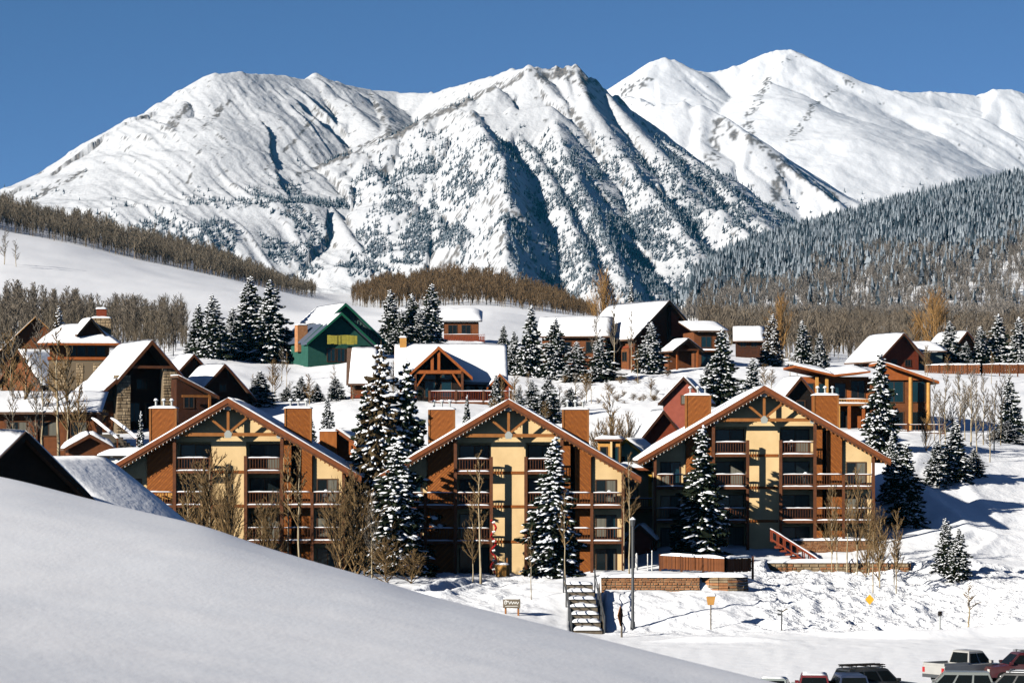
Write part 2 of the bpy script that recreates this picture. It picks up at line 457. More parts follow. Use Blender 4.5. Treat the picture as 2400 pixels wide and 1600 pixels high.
def detail(px, Y):
    X = (px - 1200) * Y / F
    # churned snow on the bank below the right-hand building, gentle elsewhere
    ch = churn(px, Y)
    z = ch * (0.75 * (fbm(X * 1.1, Y * 0.8, 3, 11) - 0.5) + 0.45 * (ridged(X * 0.9 + 0.5 * Y, Y * 0.5, 2, 12) - 0.5))
    z = z + (1 - ch) * ((0.55 - 0.25 * sstep(2080, 2180, px)) * (fbm(X * 0.16, Y * 0.12, 4, 21) - 0.5) + 0.16 * (fbm(X * 0.9, Y * 0.5, 3, 23) - 0.5)) * sstep(198, 206, Y) * (1 - 0.6 * sstep(420, 560, Y)) + 1.2 * (1 - 0.75 * sstep(2080, 2180, px)) * (fbm(X * 0.06, Y * 0.05, 3, 27) - 0.5) * sstep(262, 300, Y) * (1 - sstep(500, 650, Y))
    z = z + 0.08 * (fbm(X * 0.8, Y * 0.5, 3, 31) - 0.5) * (1 - sstep(198, 206, Y))
    # low drifted brush on the slope behind the middle building
    br = sstep(1230, 1330, px) * (1 - sstep(1560, 1640, px)) * sstep(330, 345, Y) * (1 - sstep(395, 410, Y))
    z = z + br * 0.8 * (fbm(X * 0.8, Y * 0.5, 3, 41) - 0.5)
    z = z + 2.5 * (fbm(X * 0.02, Y * 0.014, 3, 51) - 0.5) * sstep(520, 800, Y) * (1 - sstep(1500, 2500, Y))
    # ploughed drive winding up on the right, and ruts across the slope
    for pts, wd, dp in (([(2420, 262), (2330, 258), (2240, 268), (2180, 279), (2230, 292), (2330, 300), (2420, 304)], 1.8, 0.16),
                        ([(2420, 231), (2300, 236), (2230, 247), (2300, 255)], 1.0, 0.14),
                        ([(1010, 214), (1080, 222), (1180, 229), (1290, 231)], 1.0, 0.30)):
        q = [((a - 1200) * b / F, b) for a, b in pts]
        dm = np.full(X.shape, 1e9)
        for (ax, ay), (bx, by) in zip(q[:-1], q[1:]):
            vx, vy = bx - ax, by - ay
            t = np.clip(((X - ax) * vx + (Y - ay) * vy) / (vx * vx + vy * vy), 0, 1)
            dm = np.minimum(dm, np.hypot(X - ax - t * vx, (Y - ay - t * vy)))
        z = z - dp * (1 - sstep(wd * 0.55, wd, dm)) + dp * 0.9 * np.exp(-((dm - wd * 1.35) / (wd * 0.35)) ** 2)
    return z

_ys = np.concatenate([np.arange(60, 188, 4.0), np.arange(188, 262, 0.32), np.arange(262, 330, 0.7), np.arange(330, 520, 1.8), np.arange(520, 1500, 9.0),
                      np.geomspace(1500, 20000, 40)])
_px = np.concatenate([np.linspace(-2400, -260, 30), np.arange(-250, 900, 11.0), np.arange(900, 2480, 7.0), np.linspace(2490, 4800, 40)])
PXm, Ym = np.meshgrid(_px, _ys, indexing='ij')
g_me = grid_mesh('ground', (PXm - 1200) * Ym / F, Ym, gz_pxy(PXm, Ym) + detail(PXm, Ym), [M['ground_snow']], True,
                 {'churn': np.maximum(churn(PXm, Ym), 0.22 * sstep(2080, 2200, PXm) * sstep(236, 250, Ym) * (1 - sstep(290, 310, Ym)) + 0.55 * sstep(1230, 1330, PXm) * (1 - sstep(1560, 1640, PXm)) * sstep(330, 345, Ym) * (1 - sstep(395, 410, Ym)))})
ground = link(bpy.data.objects.new('ground', g_me)); tag(ground, 'snow covered hillside and road below the mountains', None, None, 'structure')

# ------------------------------------------------------------------ the drifted snow close to the camera
CR = [(-500, 1045), (-200, 1085), (0, 1115), (100, 1139), (190, 1164), (360, 1204), (485, 1232), (600, 1275), (727, 1313), (868, 1352), (1000, 1394), (1135, 1428),
      (1237, 1453), (1357, 1484), (1418, 1499), (1600, 1545), (1733, 1578), (1830, 1601), (2100, 1672), (2500, 1785)]
_cpx = np.arange(-500, 2501, 12.5)
_cpy = np.interp(_cpx, [c[0] for c in CR], [c[1] for c in CR])
_cpy = np.convolve(np.pad(_cpy, 8, 'reflect', reflect_type='odd'), np.hanning(19)[1:-1] / np.hanning(19)[1:-1].sum(), 'valid')
_t = np.concatenate([np.linspace(0.10, 1.0, 110), np.linspace(1.006, 1.6, 60)])
PXh, Th = np.meshgrid(_cpx, _t, indexing='ij')
CPY = np.repeat(_cpy[:, None], len(_t), 1)
Yc = 60.0 - 32.0 * (PXh + 500) / 3000
Yh_ = Yc * Th
u = (1 - Th)
_lin = np.polyval(np.polyfit(_cpx, _cpy, 2), _cpx)
_bl = np.exp(-(np.abs(u) / 0.16) ** 1.5)
CPY = CPY * _bl + _lin[:, None] * (1 - _bl)
PYh = CPY + np.where(Th <= 1, 560 * u ** 1.6 + 80 * u - (PXh - 1000) * 0.05 * sstep(0.10, 0.55, u), 900 * u * u)
Zh = CH + (YH - PYh) * Yh_ / F
Xh = (PXh - 1200) * Yh_ / F
Zh = Zh + (0.16 * (fbm(PXh / 2600 + 3, u * 4.2 + PXh / 1500, 2, 61) - 0.5) + 0.02 * (fbm(Xh * 1.2, Yh_ * 0.8, 3, 62) - 0.5)) * sstep(0.0, 0.2, np.abs(u)) * (Th < 1)
dr = link(bpy.data.objects.new('snow_bank', grid_mesh('snow_bank', Xh, Yh_, Zh, [M['snow_soft']])))
tag(dr, 'smooth drifted bank of snow sloping down across the nearest corner', None, None, 'structure')

# ------------------------------------------------------------------ mountains: ridges as polylines through the air, their flanks as tents
def W(px, py, Y):
    p = P(px, py, Y); return (p.x, p.y, p.z)

def outcrop(X, Y, Z, rocks, seed):
    # bare rock bands, each given by two ends on the flank and a half width
    px = 1200 + F * X / Y; py = YH - (Z - CH) * F / Y; r = np.zeros(X.shape)
    jit = 14 * (fbm(X / 30, Y / 30, 2, seed + 43) - 0.5)
    for x0, y0, x1, y1, wd in rocks:
        vx, vy = x1 - x0, y1 - y0
        t = np.clip(((px - x0) * vx + (py - y0) * vy) / (vx * vx + vy * vy), 0, 1)
        r = np.maximum(r, 1 - sstep(0.3, 1.0, (np.hypot(px - x0 - t * vx, py - y0 - t * vy) + jit) / wd))
    return r

def mountain(name, ridges, x0, x1, y0, y1, dx, dy, base, gamp, glen, seed, rock_hi, label, rocks):
    xs = np.arange(x0, x1, dx); ys = np.arange(y0, y1, dy)
    X, Y = np.meshgrid(xs, ys, indexing='ij')
    wx = X + 46 * (fbm(X / 170, Y / 170, 3, seed) - 0.5) ; wy = Y + 60 * (fbm(X / 170, Y / 170, 3, seed + 7) - 0.5)
    best = np.full(X.shape, -1e9); bs = np.zeros(X.shape); bd = np.zeros(X.shape); bw = np.zeros(X.shape); bk = np.zeros(X.shape); bi = np.zeros(X.shape)
    sv = 0.0
    for ri, (pts, slope, rk, skew) in enumerate(ridges):
        q = [W(*p) for p in pts]
        for (ax, ay, az), (bx, by, bz) in zip(q[:-1], q[1:]):
            vx, vy = bx - ax, by - ay; L2 = vx * vx + vy * vy; L = math.sqrt(L2)
            t = np.clip(((wx - ax) * vx + (wy - ay) * vy) / L2, 0, 1)
            # near the crest use the unwarped place, so that skylines keep their course
            d0 = np.hypot(X - ax - t * vx, Y - ay - t * vy)
            dw = np.hypot(wx - ax - t * vx, wy - ay - t * vy)
            k = sstep(0, 90, d0); d = d0 * (1 - k) + dw * k
            h = az + (bz - az) * t - slope * (np.sqrt(d * d + 16) - 4) + 0.00022 * np.minimum(d, 500) ** 2
            m = h > best
            best = np.where(m, h, best); side = np.sign((X - ax) * vy - (Y - ay) * vx)
            bs = np.where(m, sv + t * L, bs); bd = np.where(m, d * side, bd); bw = np.where(m, rk, bw); bk = np.where(m, skew, bk); bi = np.where(m, ri, bi)
            sv += L
        sv += 977.0
    ad = np.abs(bd)
    s_ = bs + bk * bd
    g = ridged(s_ / glen + 0.35 * fbm(X / 90, Y / 90, 2, seed + 3), bd / (glen * 6), 3, seed + 11)
    g2 = ridged(s_ / (glen * 3.1), bd / (glen * 14), 2, seed + 17)
    amp = gamp * sstep(6, 170, ad)
    Z = best + amp * (g - 0.62) + 1.7 * amp * (g2 - 0.62) + 3.0 * (fbm(X / 16, Y / 16, 3, seed + 19) - 0.5) * sstep(8, 60, ad)
    Z = Z + 11 * (ridged(X / 17, Y / 17, 3, seed + 23) - 0.55) * bw * np.exp(-ad / 45)
    if gamp > 15:        # straight avalanche ribs down the broad left face
        q = X * 0.84 + Y * 0.54 + 9 * (fbm(X / 90, Y / 90, 2, seed + 31) - 0.5); p_ = X * 0.54 - Y * 0.84
        lf = (1 - sstep(-330, -170, X)) * sstep(8, 70, ad) * (0.12 + 0.88 * sstep(-770, -590, X)) * (0.45 + 0.9 * vn(X / 110, Y / 110, seed + 5))
        r1 = ridged(q / 17, p_ / 260, 3, seed + 37) ** 1.6; r2 = ridged(q / 48, p_ / 420, 2, seed + 41)
        Z = Z + lf * (7.0 * (r1 - 0.5) + 6.5 * (r2 - 0.6) + 2.2 * (ridged(q / 6.5, p_ / 60, 2, seed + 47) - 0.6))
        rib = lf * sstep(0.62, 0.85, r1) * sstep(0.45, 0.62, fbm(X / 40, Y / 40, 3, seed + 53))
    else:
        rib = 0.0
    Z = np.maximum(Z, base)
    gx, gy = np.gradient(Z, dx, dy)
    sl = np.hypot(gx, gy)
    ns = (-gx * S.x - gy * S.y + S.z) / np.sqrt(1 + sl * sl)
    n = fbm(X / 8, Y / 8, 4, seed + 29, 0.65)
    rock = sstep(0.03, 0.11, (n - 0.67) + 0.30 * np.clip(sl - 0.98, -0.3, 0.7) + 0.26 * bw * np.exp(-ad / 26) + rock_hi(X, Y, Z, bd) + 0.33 * outcrop(X, Y, Z, rocks, seed) + 0.13 * rib)
    me = grid_mesh(name, X, Y, Z, [M['mountain'] if gamp > 15 else M['mountain2']], True, {'rock': rock})
    o = link(bpy.data.objects.new(name, me)); tag(o, label, None, None, 'structure')
    def sample(x, y):
        i = np.clip(((x - x0) / dx).astype(int), 0, len(xs) - 1); j = np.clip(((y - y0) / dy).astype(int), 0, len(ys) - 1)
        return Z[i, j], g[i, j], sl[i, j], bd[i, j], bi[i, j], ns[i, j]
    return sample

def mountain_mat(alb=0.58, bdist=2.2):
    m = bpy.data.materials.new('mountain_snow'); m.use_nodes = True
    n = m.node_tree; b = n.nodes['Principled BSDF']
    b.inputs['Roughness'].default_value = 0.8; b.inputs['Specular IOR Level'].default_value = 0.1
    a = n.nodes.new('ShaderNodeAttribute'); a.attribute_name = 'rock'
    tc = n.nodes.new('ShaderNodeTexCoord')
    t = n.nodes.new('ShaderNodeTexNoise'); t.inputs['Scale'].default_value = 0.25; t.inputs['Detail'].default_value = 4
    n.links.new(tc.outputs['Object'], t.inputs['Vector'])
    r = n.nodes.new('ShaderNodeValToRGB')
    r.color_ramp.elements[0].color = (0.045, 0.042, 0.042, 1); r.color_ramp.elements[1].color = (0.15, 0.135, 0.12, 1)
    r.color_ramp.elements[0].position = 0.35; r.color_ramp.elements[1].position = 0.7
    n.links.new(t.outputs['Fac'], r.inputs['Fac'])
    mx = n.nodes.new('ShaderNodeMix'); mx.data_type = 'RGBA'
    mul = n.nodes.new('ShaderNodeMath'); mul.operation = 'MULTIPLY'; mul.inputs[1].default_value = 0.9
    n.links.new(a.outputs['Fac'], mul.inputs[0]); n.links.new(mul.outputs[0], mx.inputs[0])
    mx.inputs[6].default_value = (alb * .98, alb * 1.02, alb * 1.09, 1); n.links.new(r.outputs['Color'], mx.inputs[7])
    n.links.new(mx.outputs[2], b.inputs['Base Color'])
    t2 = n.nodes.new('ShaderNodeTexNoise'); t2.inputs['Scale'].default_value = 0.12; t2.inputs['Detail'].default_value = 6
    n.links.new(tc.outputs['Object'], t2.inputs['Vector'])
    bp = n.nodes.new('ShaderNodeBump'); bp.inputs['Distance'].default_value = bdist; bp.inputs['Strength'].default_value = 0.8
    n.links.new(t2.outputs['Fac'], bp.inputs['Height']); n.links.new(bp.outputs['Normal'], b.inputs['Normal'])
    return m
M['mountain'] = mountain_mat(0.475)
M['mountain2'] = mountain_mat(0.63, 1.2)

front = [
 # skyline of the left peak and on to the rocky middle summit: (points, flank slope, rockiness, skew of the gullies)
 ([(-420, 700, 4700), (-150, 545, 4790), (0, 457, 4850), (130, 390, 4900), (300, 300, 4960), (400, 236, 5000), (480, 180, 5030), (505, 171, 5020)], 0.72, 0.1, 0.25),
 ([(505, 171, 5020), (560, 166, 5050), (600, 173, 5080), (655, 176, 5120), (740, 171, 5180), (790, 190, 5215), (865, 210, 5260)], 0.68, 0.3, 0.1),
 ([(865, 210, 5260), (930, 215, 5280), (1010, 216, 5250), (1080, 200, 5170), (1150, 178, 5090), (1200, 160, 5010), (1240, 152, 4960)], 0.85, 0.2, 0.1),
 ([(1240, 152, 4960), (1275, 163, 4965), (1300, 158, 4970), (1325, 155, 4970), (1350, 152, 4970), (1385, 178, 4990), (1410, 205, 5000), (1450, 228, 5030)], 1.15, 1.0, 0.14),
 # spine before the left skyline
 ([(500, 176, 5010), (430, 237, 4935), (370, 300, 4880), (290, 350, 4830), (200, 402, 4780), (80, 472, 4720), (-60, 550, 4650)], 0.70, 0.35, 0.45),
 # the long diagonal rib with its dark line
 ([(1240, 160, 4950), (1160, 205, 4910), (1100, 232, 4890), (1000, 277, 4860), (920, 318, 4835), (800, 368, 4800), (700, 408, 4770)], 0.74, 0.9, 0.25),
 ([(700, 408, 4770), (600, 462, 4720), (500, 528, 4660), (430, 575, 4610), (330, 650, 4540)], 0.66, 0.2, 0.25),
 ([(870, 215, 5240), (900, 270, 5080), (915, 318, 4850)], 0.66, 0.45, 0.3),
 ([(740, 176, 5160), (820, 245, 5060), (880, 300, 4940)], 0.66, 0.3, 0.3),
 # ribs running down and to the right
 ([(720, 402, 4760), (780, 490, 4590), (850, 590, 4420), (940, 700, 4240)], 0.74, 0.1, 0.3),
 ([(860, 345, 4810), (900, 450, 4620), (960, 560, 4440), (1040, 690, 4250)], 0.70, 0.1, 0.3),
 ([(1000, 280, 4850), (1010, 380, 4680), (1020, 480, 4520), (1060, 640, 4290)], 0.66, 0.15, 0.3),
 ([(1060, 250, 4860), (1105, 258, 4770), (1150, 330, 4570), (1180, 375, 4490), (1175, 420, 4400), (1195, 470, 4330), (1180, 520, 4260), (1185, 580, 4180), (1215, 700, 4030)], 1.15, 0.6, 0.3),
 ([(1105, 258, 4800), (1200, 250, 4810), (1290, 250, 4800)], 0.80, 0.3, 0.3),
 ([(1290, 250, 4800), (1320, 340, 4640), (1365, 450, 4480), (1420, 560, 4330), (1480, 700, 4140)], 0.84, 0.3, 0.35),
 ([(1350, 165, 4965), (1385, 250, 4830), (1450, 350, 4680), (1530, 450, 4540), (1620, 560, 4390), (1720, 690, 4210)], 0.82, 0.3, 0.35),
 ([(1320, 170, 4960), (1370, 290, 4800), (1440, 400, 4650), (1530, 510, 4480), (1640, 640, 4300)], 0.92, 0.2, 0.35),
 ([(1215, 300, 4760), (1290, 420, 4520), (1350, 540, 4340), (1400, 680, 4140)], 0.90, 0.25, 0.35),
 ([(1410, 205, 5000), (1480, 290, 4840), (1580, 390, 4670), (1690, 490, 4500), (1830, 610, 4320)], 0.84, 0.25, 0.35),
 ([(1380, 200, 4990), (1450, 300, 4860), (1545, 400, 4710), (1650, 500, 4550), (1760, 610, 4380)], 0.9, 0.2, 0.35),
 ([(1450, 228, 5030), (1500, 300, 4950), (1620, 370, 4800), (1740, 470, 4640), (1880, 590, 4450)], 0.74, 0.2, 0.35),
]
def rock_front(X, Y, Z, d):
    px = 1200 + F * X / Y
    return 0.01 * sstep(350, 700, px) - 0.05 * sstep(860, 900, px) * (1 - sstep(1020, 1080, px)) - 0.03 * sstep(1020, 1080, px)
smp1 = mountain('mountain', front, -1300, 660, 3560, 5420, 2.8, 3.2, -60.0, 22.0, 22.0, 101, rock_front, 'snow covered front mountain with rocky middle summit and ribbed flanks',
    [(1240, 170, 1010, 275, 10), (1010, 275, 700, 410, 9), (1235, 160, 1280, 190, 14), (1310, 168, 1365, 195, 20), (1350, 190, 1390, 230, 12), (200, 400, 80, 465, 12), (870, 225, 915, 310, 9), (770, 240, 690, 330, 6), (690, 330, 620, 400, 6),
     (470, 350, 440, 430, 5), (440, 250, 400, 300, 14), (545, 230, 480, 300, 12), (1340, 260, 1420, 380, 8), (1640, 300, 1680, 360, 16)])
back = [
 ([(1380, 330, 7300), (1400, 255, 7300), (1440, 212, 7320), (1490, 172, 7360), (1530, 144, 7400), (1558, 135, 7420), (1580, 140, 7430), (1610, 160, 7450), (1660, 170, 7480), (1720, 154, 7500),
   (1780, 131, 7520), (1825, 117, 7540), (1850, 116, 7550), (1880, 128, 7560), (1925, 155, 7580), (1950, 172, 7600), (1985, 186, 7620), (2020, 206, 7650), (2100, 211, 7700), (2180, 214, 7750), (2280, 222, 7800),
   (2330, 209, 7820), (2370, 210, 7840), (2450, 232, 7900), (2600, 215, 7900), (2800, 260, 7900)], 0.68, 0.5, 0.1),
 ([(1850, 117, 7540), (1800, 190, 7350), (1750, 270, 7150), (1700, 340, 6950), (1690, 420, 6750)], 0.52, 0.5, 0.2),
 ([(1985, 188, 7610), (1930, 260, 7430), (1870, 320, 7250), (1830, 400, 7050)], 0.48, 0.35, 0.2),
 ([(2340, 212, 7810), (2290, 300, 7600), (2260, 420, 7300)], 0.50, 0.1, 0.2),
 ([(2180, 216, 7740), (2130, 320, 7450), (2100, 450, 7100)], 0.44, 0.05, 0.2),
 ([(1440, 214, 7310), (1500, 230, 7200), (1560, 260, 7080)], 0.6, 0.8, 0.2),
 # the nearer shoulder before it
 ([(1430, 330, 5800), (1490, 282, 5800), (1550, 242, 5820), (1600, 236, 5830), (1645, 246, 5820), (1700, 275, 5780), (1755, 315, 5720), (1800, 352, 5680), (1850, 395, 5630), (1900, 432, 5580), (1960, 472, 5520), (2060, 545, 5440)], 0.80, 0.45, 0.2),
 ([(1640, 246, 5810), (1640, 330, 5690), (1660, 420, 5550), (1700, 520, 5420)], 0.70, 0.3, 0.2),
 ([(1755, 316, 5710), (1740, 390, 5610), (1760, 470, 5490), (1800, 560, 5370)], 0.70, 0.4, 0.2),
]
smp2 = mountain('mountain_far', back, 100, 2100, 4900, 8250, 5.0, 6.5, -60.0, 12.0, 60.0, 301, lambda X, Y, Z, d: -0.03, 'smooth white far mountain with two rounded summits',
    [(1465, 215, 1500, 195, 18), (1490, 200, 1520, 190, 12), (1800, 190, 1750, 290, 16), (1755, 270, 1760, 330, 16), (1915, 240, 1850, 330, 12), (1690, 290, 1665, 390, 24), (1700, 290, 1720, 320, 14), (1770, 330, 1850, 395, 8), (1850, 395, 1960, 470, 9), (1830, 400, 1815, 470, 18), (1995, 200, 1975, 180, 8), (1960, 210, 1900, 250, 8)])

# the wooded hill on the right
RG = [(1380, 800), (1500, 770), (1588, 735), (1623, 655), (1710, 600), (1792, 570), (1878, 545), (1955, 525), (2016, 510), (2093, 490), (2170, 470), (2246, 453), (2322, 438), (2400, 422), (2600, 375), (2900, 320), (3300, 300)]
_hp = np.arange(1380, 3301, 10.0); _hy = np.geomspace(1420, 2900, 130)
PXw, Yw = np.meshgrid(_hp, _hy, indexing='ij')
def hill_z(px, Y):
    rg = np.interp(px, [a[0] for a in RG], [a[1] for a in RG])
    zr = CH + (YH - rg) * 2500 / F
    zf = CH + (YH - 800) * 1420 / F - 4
    t = np.clip((Y - 1420) / (2500 - 1420), 0, 1.4)
    z = zf + (zr - zf) * np.where(t < 1, t ** 0.92, 1 - 0.8 * (t - 1))
    X = (px - 1200) * Y / F
    return z + 26 * (fbm(X / 120, Y / 160, 3, 71) - 0.5) * np.clip(t * (1 - t) * 4, 0, 1)
Zw = hill_z(PXw, Yw)
wh = link(bpy.data.objects.new('hill', grid_mesh('hill', (PXw - 1200) * Yw / F, Yw, Zw, [M['snow']])))
tag(wh, 'steep wooded hillside rising behind the village', None, None, 'structure')

# ------------------------------------------------------------------ far woods (each a single mass nobody could count)
def conifer_low(seed, sides=5, tiers=3):
    r = random.Random(seed); V = []; T = []; mi = []
    for k in range(tiers):
        z0 = 0.08 + 0.27 * k; z1 = min(1.0, z0 + 0.42) if k < tiers - 1 else 1.0
        rad = 0.21 * (1 - k / (tiers + 0.35))
        o = len(V)
        for i in range(sides):
            a = 2 * math.pi * (i + 0.5 * (k % 2)) / sides + r.uniform(-.25, .25)
            rr = rad * r.uniform(0.7, 1.25)
            V.append((rr * math.cos(a), rr * math.sin(a), z0 + r.uniform(-.03, .03)))
        V.append((r.uniform(-.01, .01), r.uniform(-.01, .01), z1))
        for i in range(sides):
            T.append((o + i, o + (i + 1) % sides, o + sides)); mi.append(0 if r.random() < 0.45 else 1)
    return np.array(V), np.array(T), np.array(mi)

def bare_low(seed, n=26, w=0.012, low=0.28):
    r = random.Random(seed); V = []; T = []; mi = []
    def tri(p, q, ww, m):
        o = len(V); a = r.uniform(0, 6.28)
        dx, dy = math.cos(a) * ww, math.sin(a) * ww
        V.extend([(p[0] - dx, p[1] - dy, p[2]), (p[0] + dx, p[1] + dy, p[2]), q]); T.append((o, o + 1, o + 2)); mi.append(m)
    lean = (r.uniform(-.04, .04), r.uniform(-.04, .04))
    for _ in range(2): tri((0, 0, -0.05), (lean[0], lean[1], 0.9), 0.013, 1)
    for i in range(n):
        z = r.uniform(low, 0.85); a = r.uniform(0, 6.28); l = (1.02 - z) * r.uniform(0.35, 0.6)
        p = (lean[0] * z, lean[1] * z, z)
        q = (p[0] + l * 0.45 * math.cos(a), p[1] + l * 0.45 * math.sin(a), z + l)
        tri(p, q, w, 0)
        for _ in range(2):
            f = r.uniform(.3, .8); s = tuple(p[k] + (q[k] - p[k]) * f for k in range(3)); b = a + r.uniform(-1.2, 1.2); ll = l * 0.5
            tri(s, (s[0] + ll * .5 * math.cos(b), s[1] + ll * .5 * math.sin(b), s[2] + ll * .8), w * .8, 0)
    return np.array(V), np.array(T), np.array(mi)

def scatter(name, templates, xyz, hs, mats, label, wscale=(0.8, 1.25), seed=0):
    rs = np.random.RandomState(seed)
    n = len(xyz); which = rs.randint(0, len(templates), n)
    Vs = []; Ts = []; Ms = []; off = 0
    for k, (V, T, mi) in enumerate(templates):
        idx = np.where(which == k)[0]
        if not len(idx): continue
        a = rs.uniform(0, 6.28, len(idx)); h = hs[idx]; wv = h * rs.uniform(*wscale, len(idx))
        c, s = np.cos(a)[:, None], np.sin(a)[:, None]
        x = (V[None, :, 0] * c - V[None, :, 1] * s) * wv[:, None] + xyz[idx, 0][:, None]
        y = (V[None, :, 0] * s + V[None, :, 1] * c) * wv[:, None] + xyz[idx, 1][:, None]
        z = V[None, :, 2] * h[:, None] + xyz[idx, 2][:, None]
        Vs.append(np.stack([x, y, z], -1).reshape(-1, 3))
        Ts.append((T[None] + (off + np.arange(len(idx)) * len(V))[:, None, None]).reshape(-1, 3)); off += len(idx) * len(V)
        Ms.append(np.tile(mi, len(idx)))
    me = np_mesh(name, np.concatenate(Vs), np.concatenate(Ts), 3, np.concatenate(Ms), mats)
    o = link(bpy.data.objects.new(name, me)); tag(o, label, None, None, 'stuff')
    return o

M['far_needle'] = mat('far_needle', (0.018, 0.029, 0.040), 0.95, 0.05, c2=(0.036, 0.053, 0.068), nscale=0.05)
M['far_frost'] = mat('far_frost', (0.12, 0.145, 0.175), 0.95, 0.05, c2=(0.23, 0.265, 0.30), nscale=0.04)
con = [conifer_low(i) for i in range(6)]
rs = np.random.RandomState(5)
# forest on the hill
n = 15000
pxr = rs.uniform(1480, 2500, n); yr = np.sqrt(rs.uniform(1500 ** 2, 2640 ** 2, n))
zz = hill_z(pxr, yr); pyr = YH - (zz - CH) * F / yr
den = fbm(pxr / 130, pyr / 60, 3, 81)
asp = sstep(0.0, 1.0, (pyr - 600) / 90 + (pxr - 1900) / 700 + 1.6 * (den - 0.5))
keep = (rs.uniform(0, 1, n) > asp * 0.93) & (rs.uniform(0, 1, n) < 0.62 + 0.6 * den) & (rs.uniform(0, 1, n) < sstep(1590, 1625, pxr + 0.45 * (pyr - 620)))
xyz = np.stack([(pxr - 1200) * yr / F, yr, zz - 0.4], -1)
scatter('spruce_forest', con, xyz[keep], rs.uniform(9, 15.5, n)[keep], [M['far_needle'], M['far_frost']], 'dense frosted spruce forest covering the steep hillside', (0.75, 1.1), 1)
M['far_twig'] = mat('far_twig', (0.13, 0.115, 0.10), 0.95, 0.05, c2=(0.21, 0.19, 0.17), nscale=0.02)
M['far_twig2'] = mat('far_twig2', (0.22, 0.20, 0.175), 0.95, 0.05)
bar_ = [bare_low(i, 16, 0.016) for i in range(5)]
n2 = 9000
px2 = rs.uniform(1500, 2500, n2); y2 = np.sqrt(rs.uniform(1300 ** 2, 2350 ** 2, n2))
z2 = np.where(y2 > 1420, hill_z(px2, np.maximum(y2, 1420)), gz_pxy(px2, y2)); z2 = np.maximum(z2, gz_pxy(px2, y2)); py2 = YH - (z2 - CH) * F / y2
den2 = fbm(px2 / 130, py2 / 60, 3, 81)
k2 = rs.uniform(0, 1, n2) < sstep(0.1, 0.9, (py2 - 600) / 90 + (px2 - 1900) / 700 + 1.6 * (den2 - 0.5)) * sstep(1600, 1700, px2 + 0.5 * (py2 - 700))
scatter('aspen_forest', bar_, np.stack([(px2 - 1200) * y2 / F, y2, z2], -1)[k2], rs.uniform(8, 13, n2)[k2], [M['far_twig'], M['far_twig2']], 'grey brown leafless woods on the lower hillside', (0.9, 1.3), 2)
# trees dotted over the front mountain and the far one
n3 = 250000
x3 = rs.uniform(-1150, 620, n3); y3 = rs.uniform(3700, 5000, n3)
z3, g3, s3, d3, i3, ns3 = smp1(x3, y3); px3 = 1200 + F * x3 / y3; py3 = YH - (z3 - CH) * F / y3
cl = fbm(x3 / 45, y3 / 60, 3, 91); cl2 = fbm(x3 / 170, y3 / 170, 2, 95)
lim = np.interp(px3, [0, 300, 450, 700, 850, 1000, 1300, 1600, 1900], [430, 440, 420, 360, 340, 275, 280, 310, 390])
pr = sstep(0, 190, py3 - lim) * sstep(0.44, 0.66, cl + 0.55 * (g3 - 0.6) + 0.25 * (cl2 - 0.5)) * (0.55 + 0.3 * (px3 > 900))
ribl = (np.abs(d3) < 5.5) * (((i3 == 5) & (py3 > 215)) * 0.5 + ((i3 == 6) | (i3 >= 12)) * 0.16 * (py3 > 270) + (i3 == 4) * (px3 < 215) * 0.4)
pr = np.maximum(pr, 0.085 * sstep(0, 120, py3 - lim) * sstep(840, 930, px3))
k3 = (rs.uniform(0, 1, n3) < np.maximum(pr, ribl) * np.where(ns3 < 0.05, 0.35, 1.0)) & (s3 < 1.3)
scatter('mountain_spruce', con[:3], np.stack([x3, y3, z3 - 0.8], -1)[k3], rs.uniform(5, 11, n3)[k3], [M['far_needle'], M['far_frost']], 'scattered dark spruces dotting the flanks of the front mountain', (0.9, 1.5), 3)
n4 = 9000
x4 = rs.uniform(250, 1600, n4); y4 = rs.uniform(5500, 7300, n4)
z4, g4, s4, d4, i4, ns4 = smp2(x4, y4); py4 = YH - (z4 - CH) * F / y4
cl4 = fbm(x4 / 60, y4 / 80, 3, 97)
k4 = rs.uniform(0, 1, n4) < sstep(380, 560, py4) * sstep(0.45, 0.7, cl4 + 0.35 * (g4 - .6)) * 0.8
scatter('ridge_spruce', con[:2], np.stack([x4, y4, z4 - 1], -1)[k4], rs.uniform(6, 12, n4)[k4], [M['far_needle'], M['far_frost']], 'sparse spruces low on the far mountain flanks', (0.9, 1.4), 4)
# leafless aspen belts
asp_t = [bare_low(20 + i, 26, 0.010, 0.12) for i in range(6)]
M['belt_twig'] = mat('belt_twig', (0.105, 0.088, 0.066), 0.95, 0.05, c2=(0.165, 0.14, 0.108), nscale=0.05)
M['belt_trunk'] = mat('belt_trunk', (0.20, 0.16, 0.11), 0.95, 0.05)
n5 = 2300
px5 = rs.uniform(-250, 740, n5); y5 = rs.uniform(1065, 1240, n5)
z5 = gz_pxy(px5, y5)
e5 = np.interp(px5, [-250, 500, 740], [1.0, 0.95, 0.55])
scatter('aspen_belt', asp_t, np.stack([(px5 - 1200) * y5 / F, y5, z5], -1), rs.uniform(6.5, 11.5, n5) * e5 * (0.62 + 0.72 * fbm(px5 / 14, y5 / 40, 3, 87)), [M['belt_twig'], M['belt_trunk']], 'long belt of leafless brown aspens above the white meadow', (0.8, 1.2), 5)
n6 = 1500
px6 = rs.uniform(825, 1400, n6); y6 = rs.uniform(1040, 1300, n6)
z6 = gz_pxy(px6, y6)
e6 = np.interp(px6, [825, 900, 1150, 1300, 1400], [0.55, 0.9, 1.0, 0.85, 0.45])
M['knoll_twig'] = mat('knoll_twig', (0.105, 0.07, 0.038), 0.95, 0.05, c2=(0.15, 0.10, 0.055), nscale=0.05)
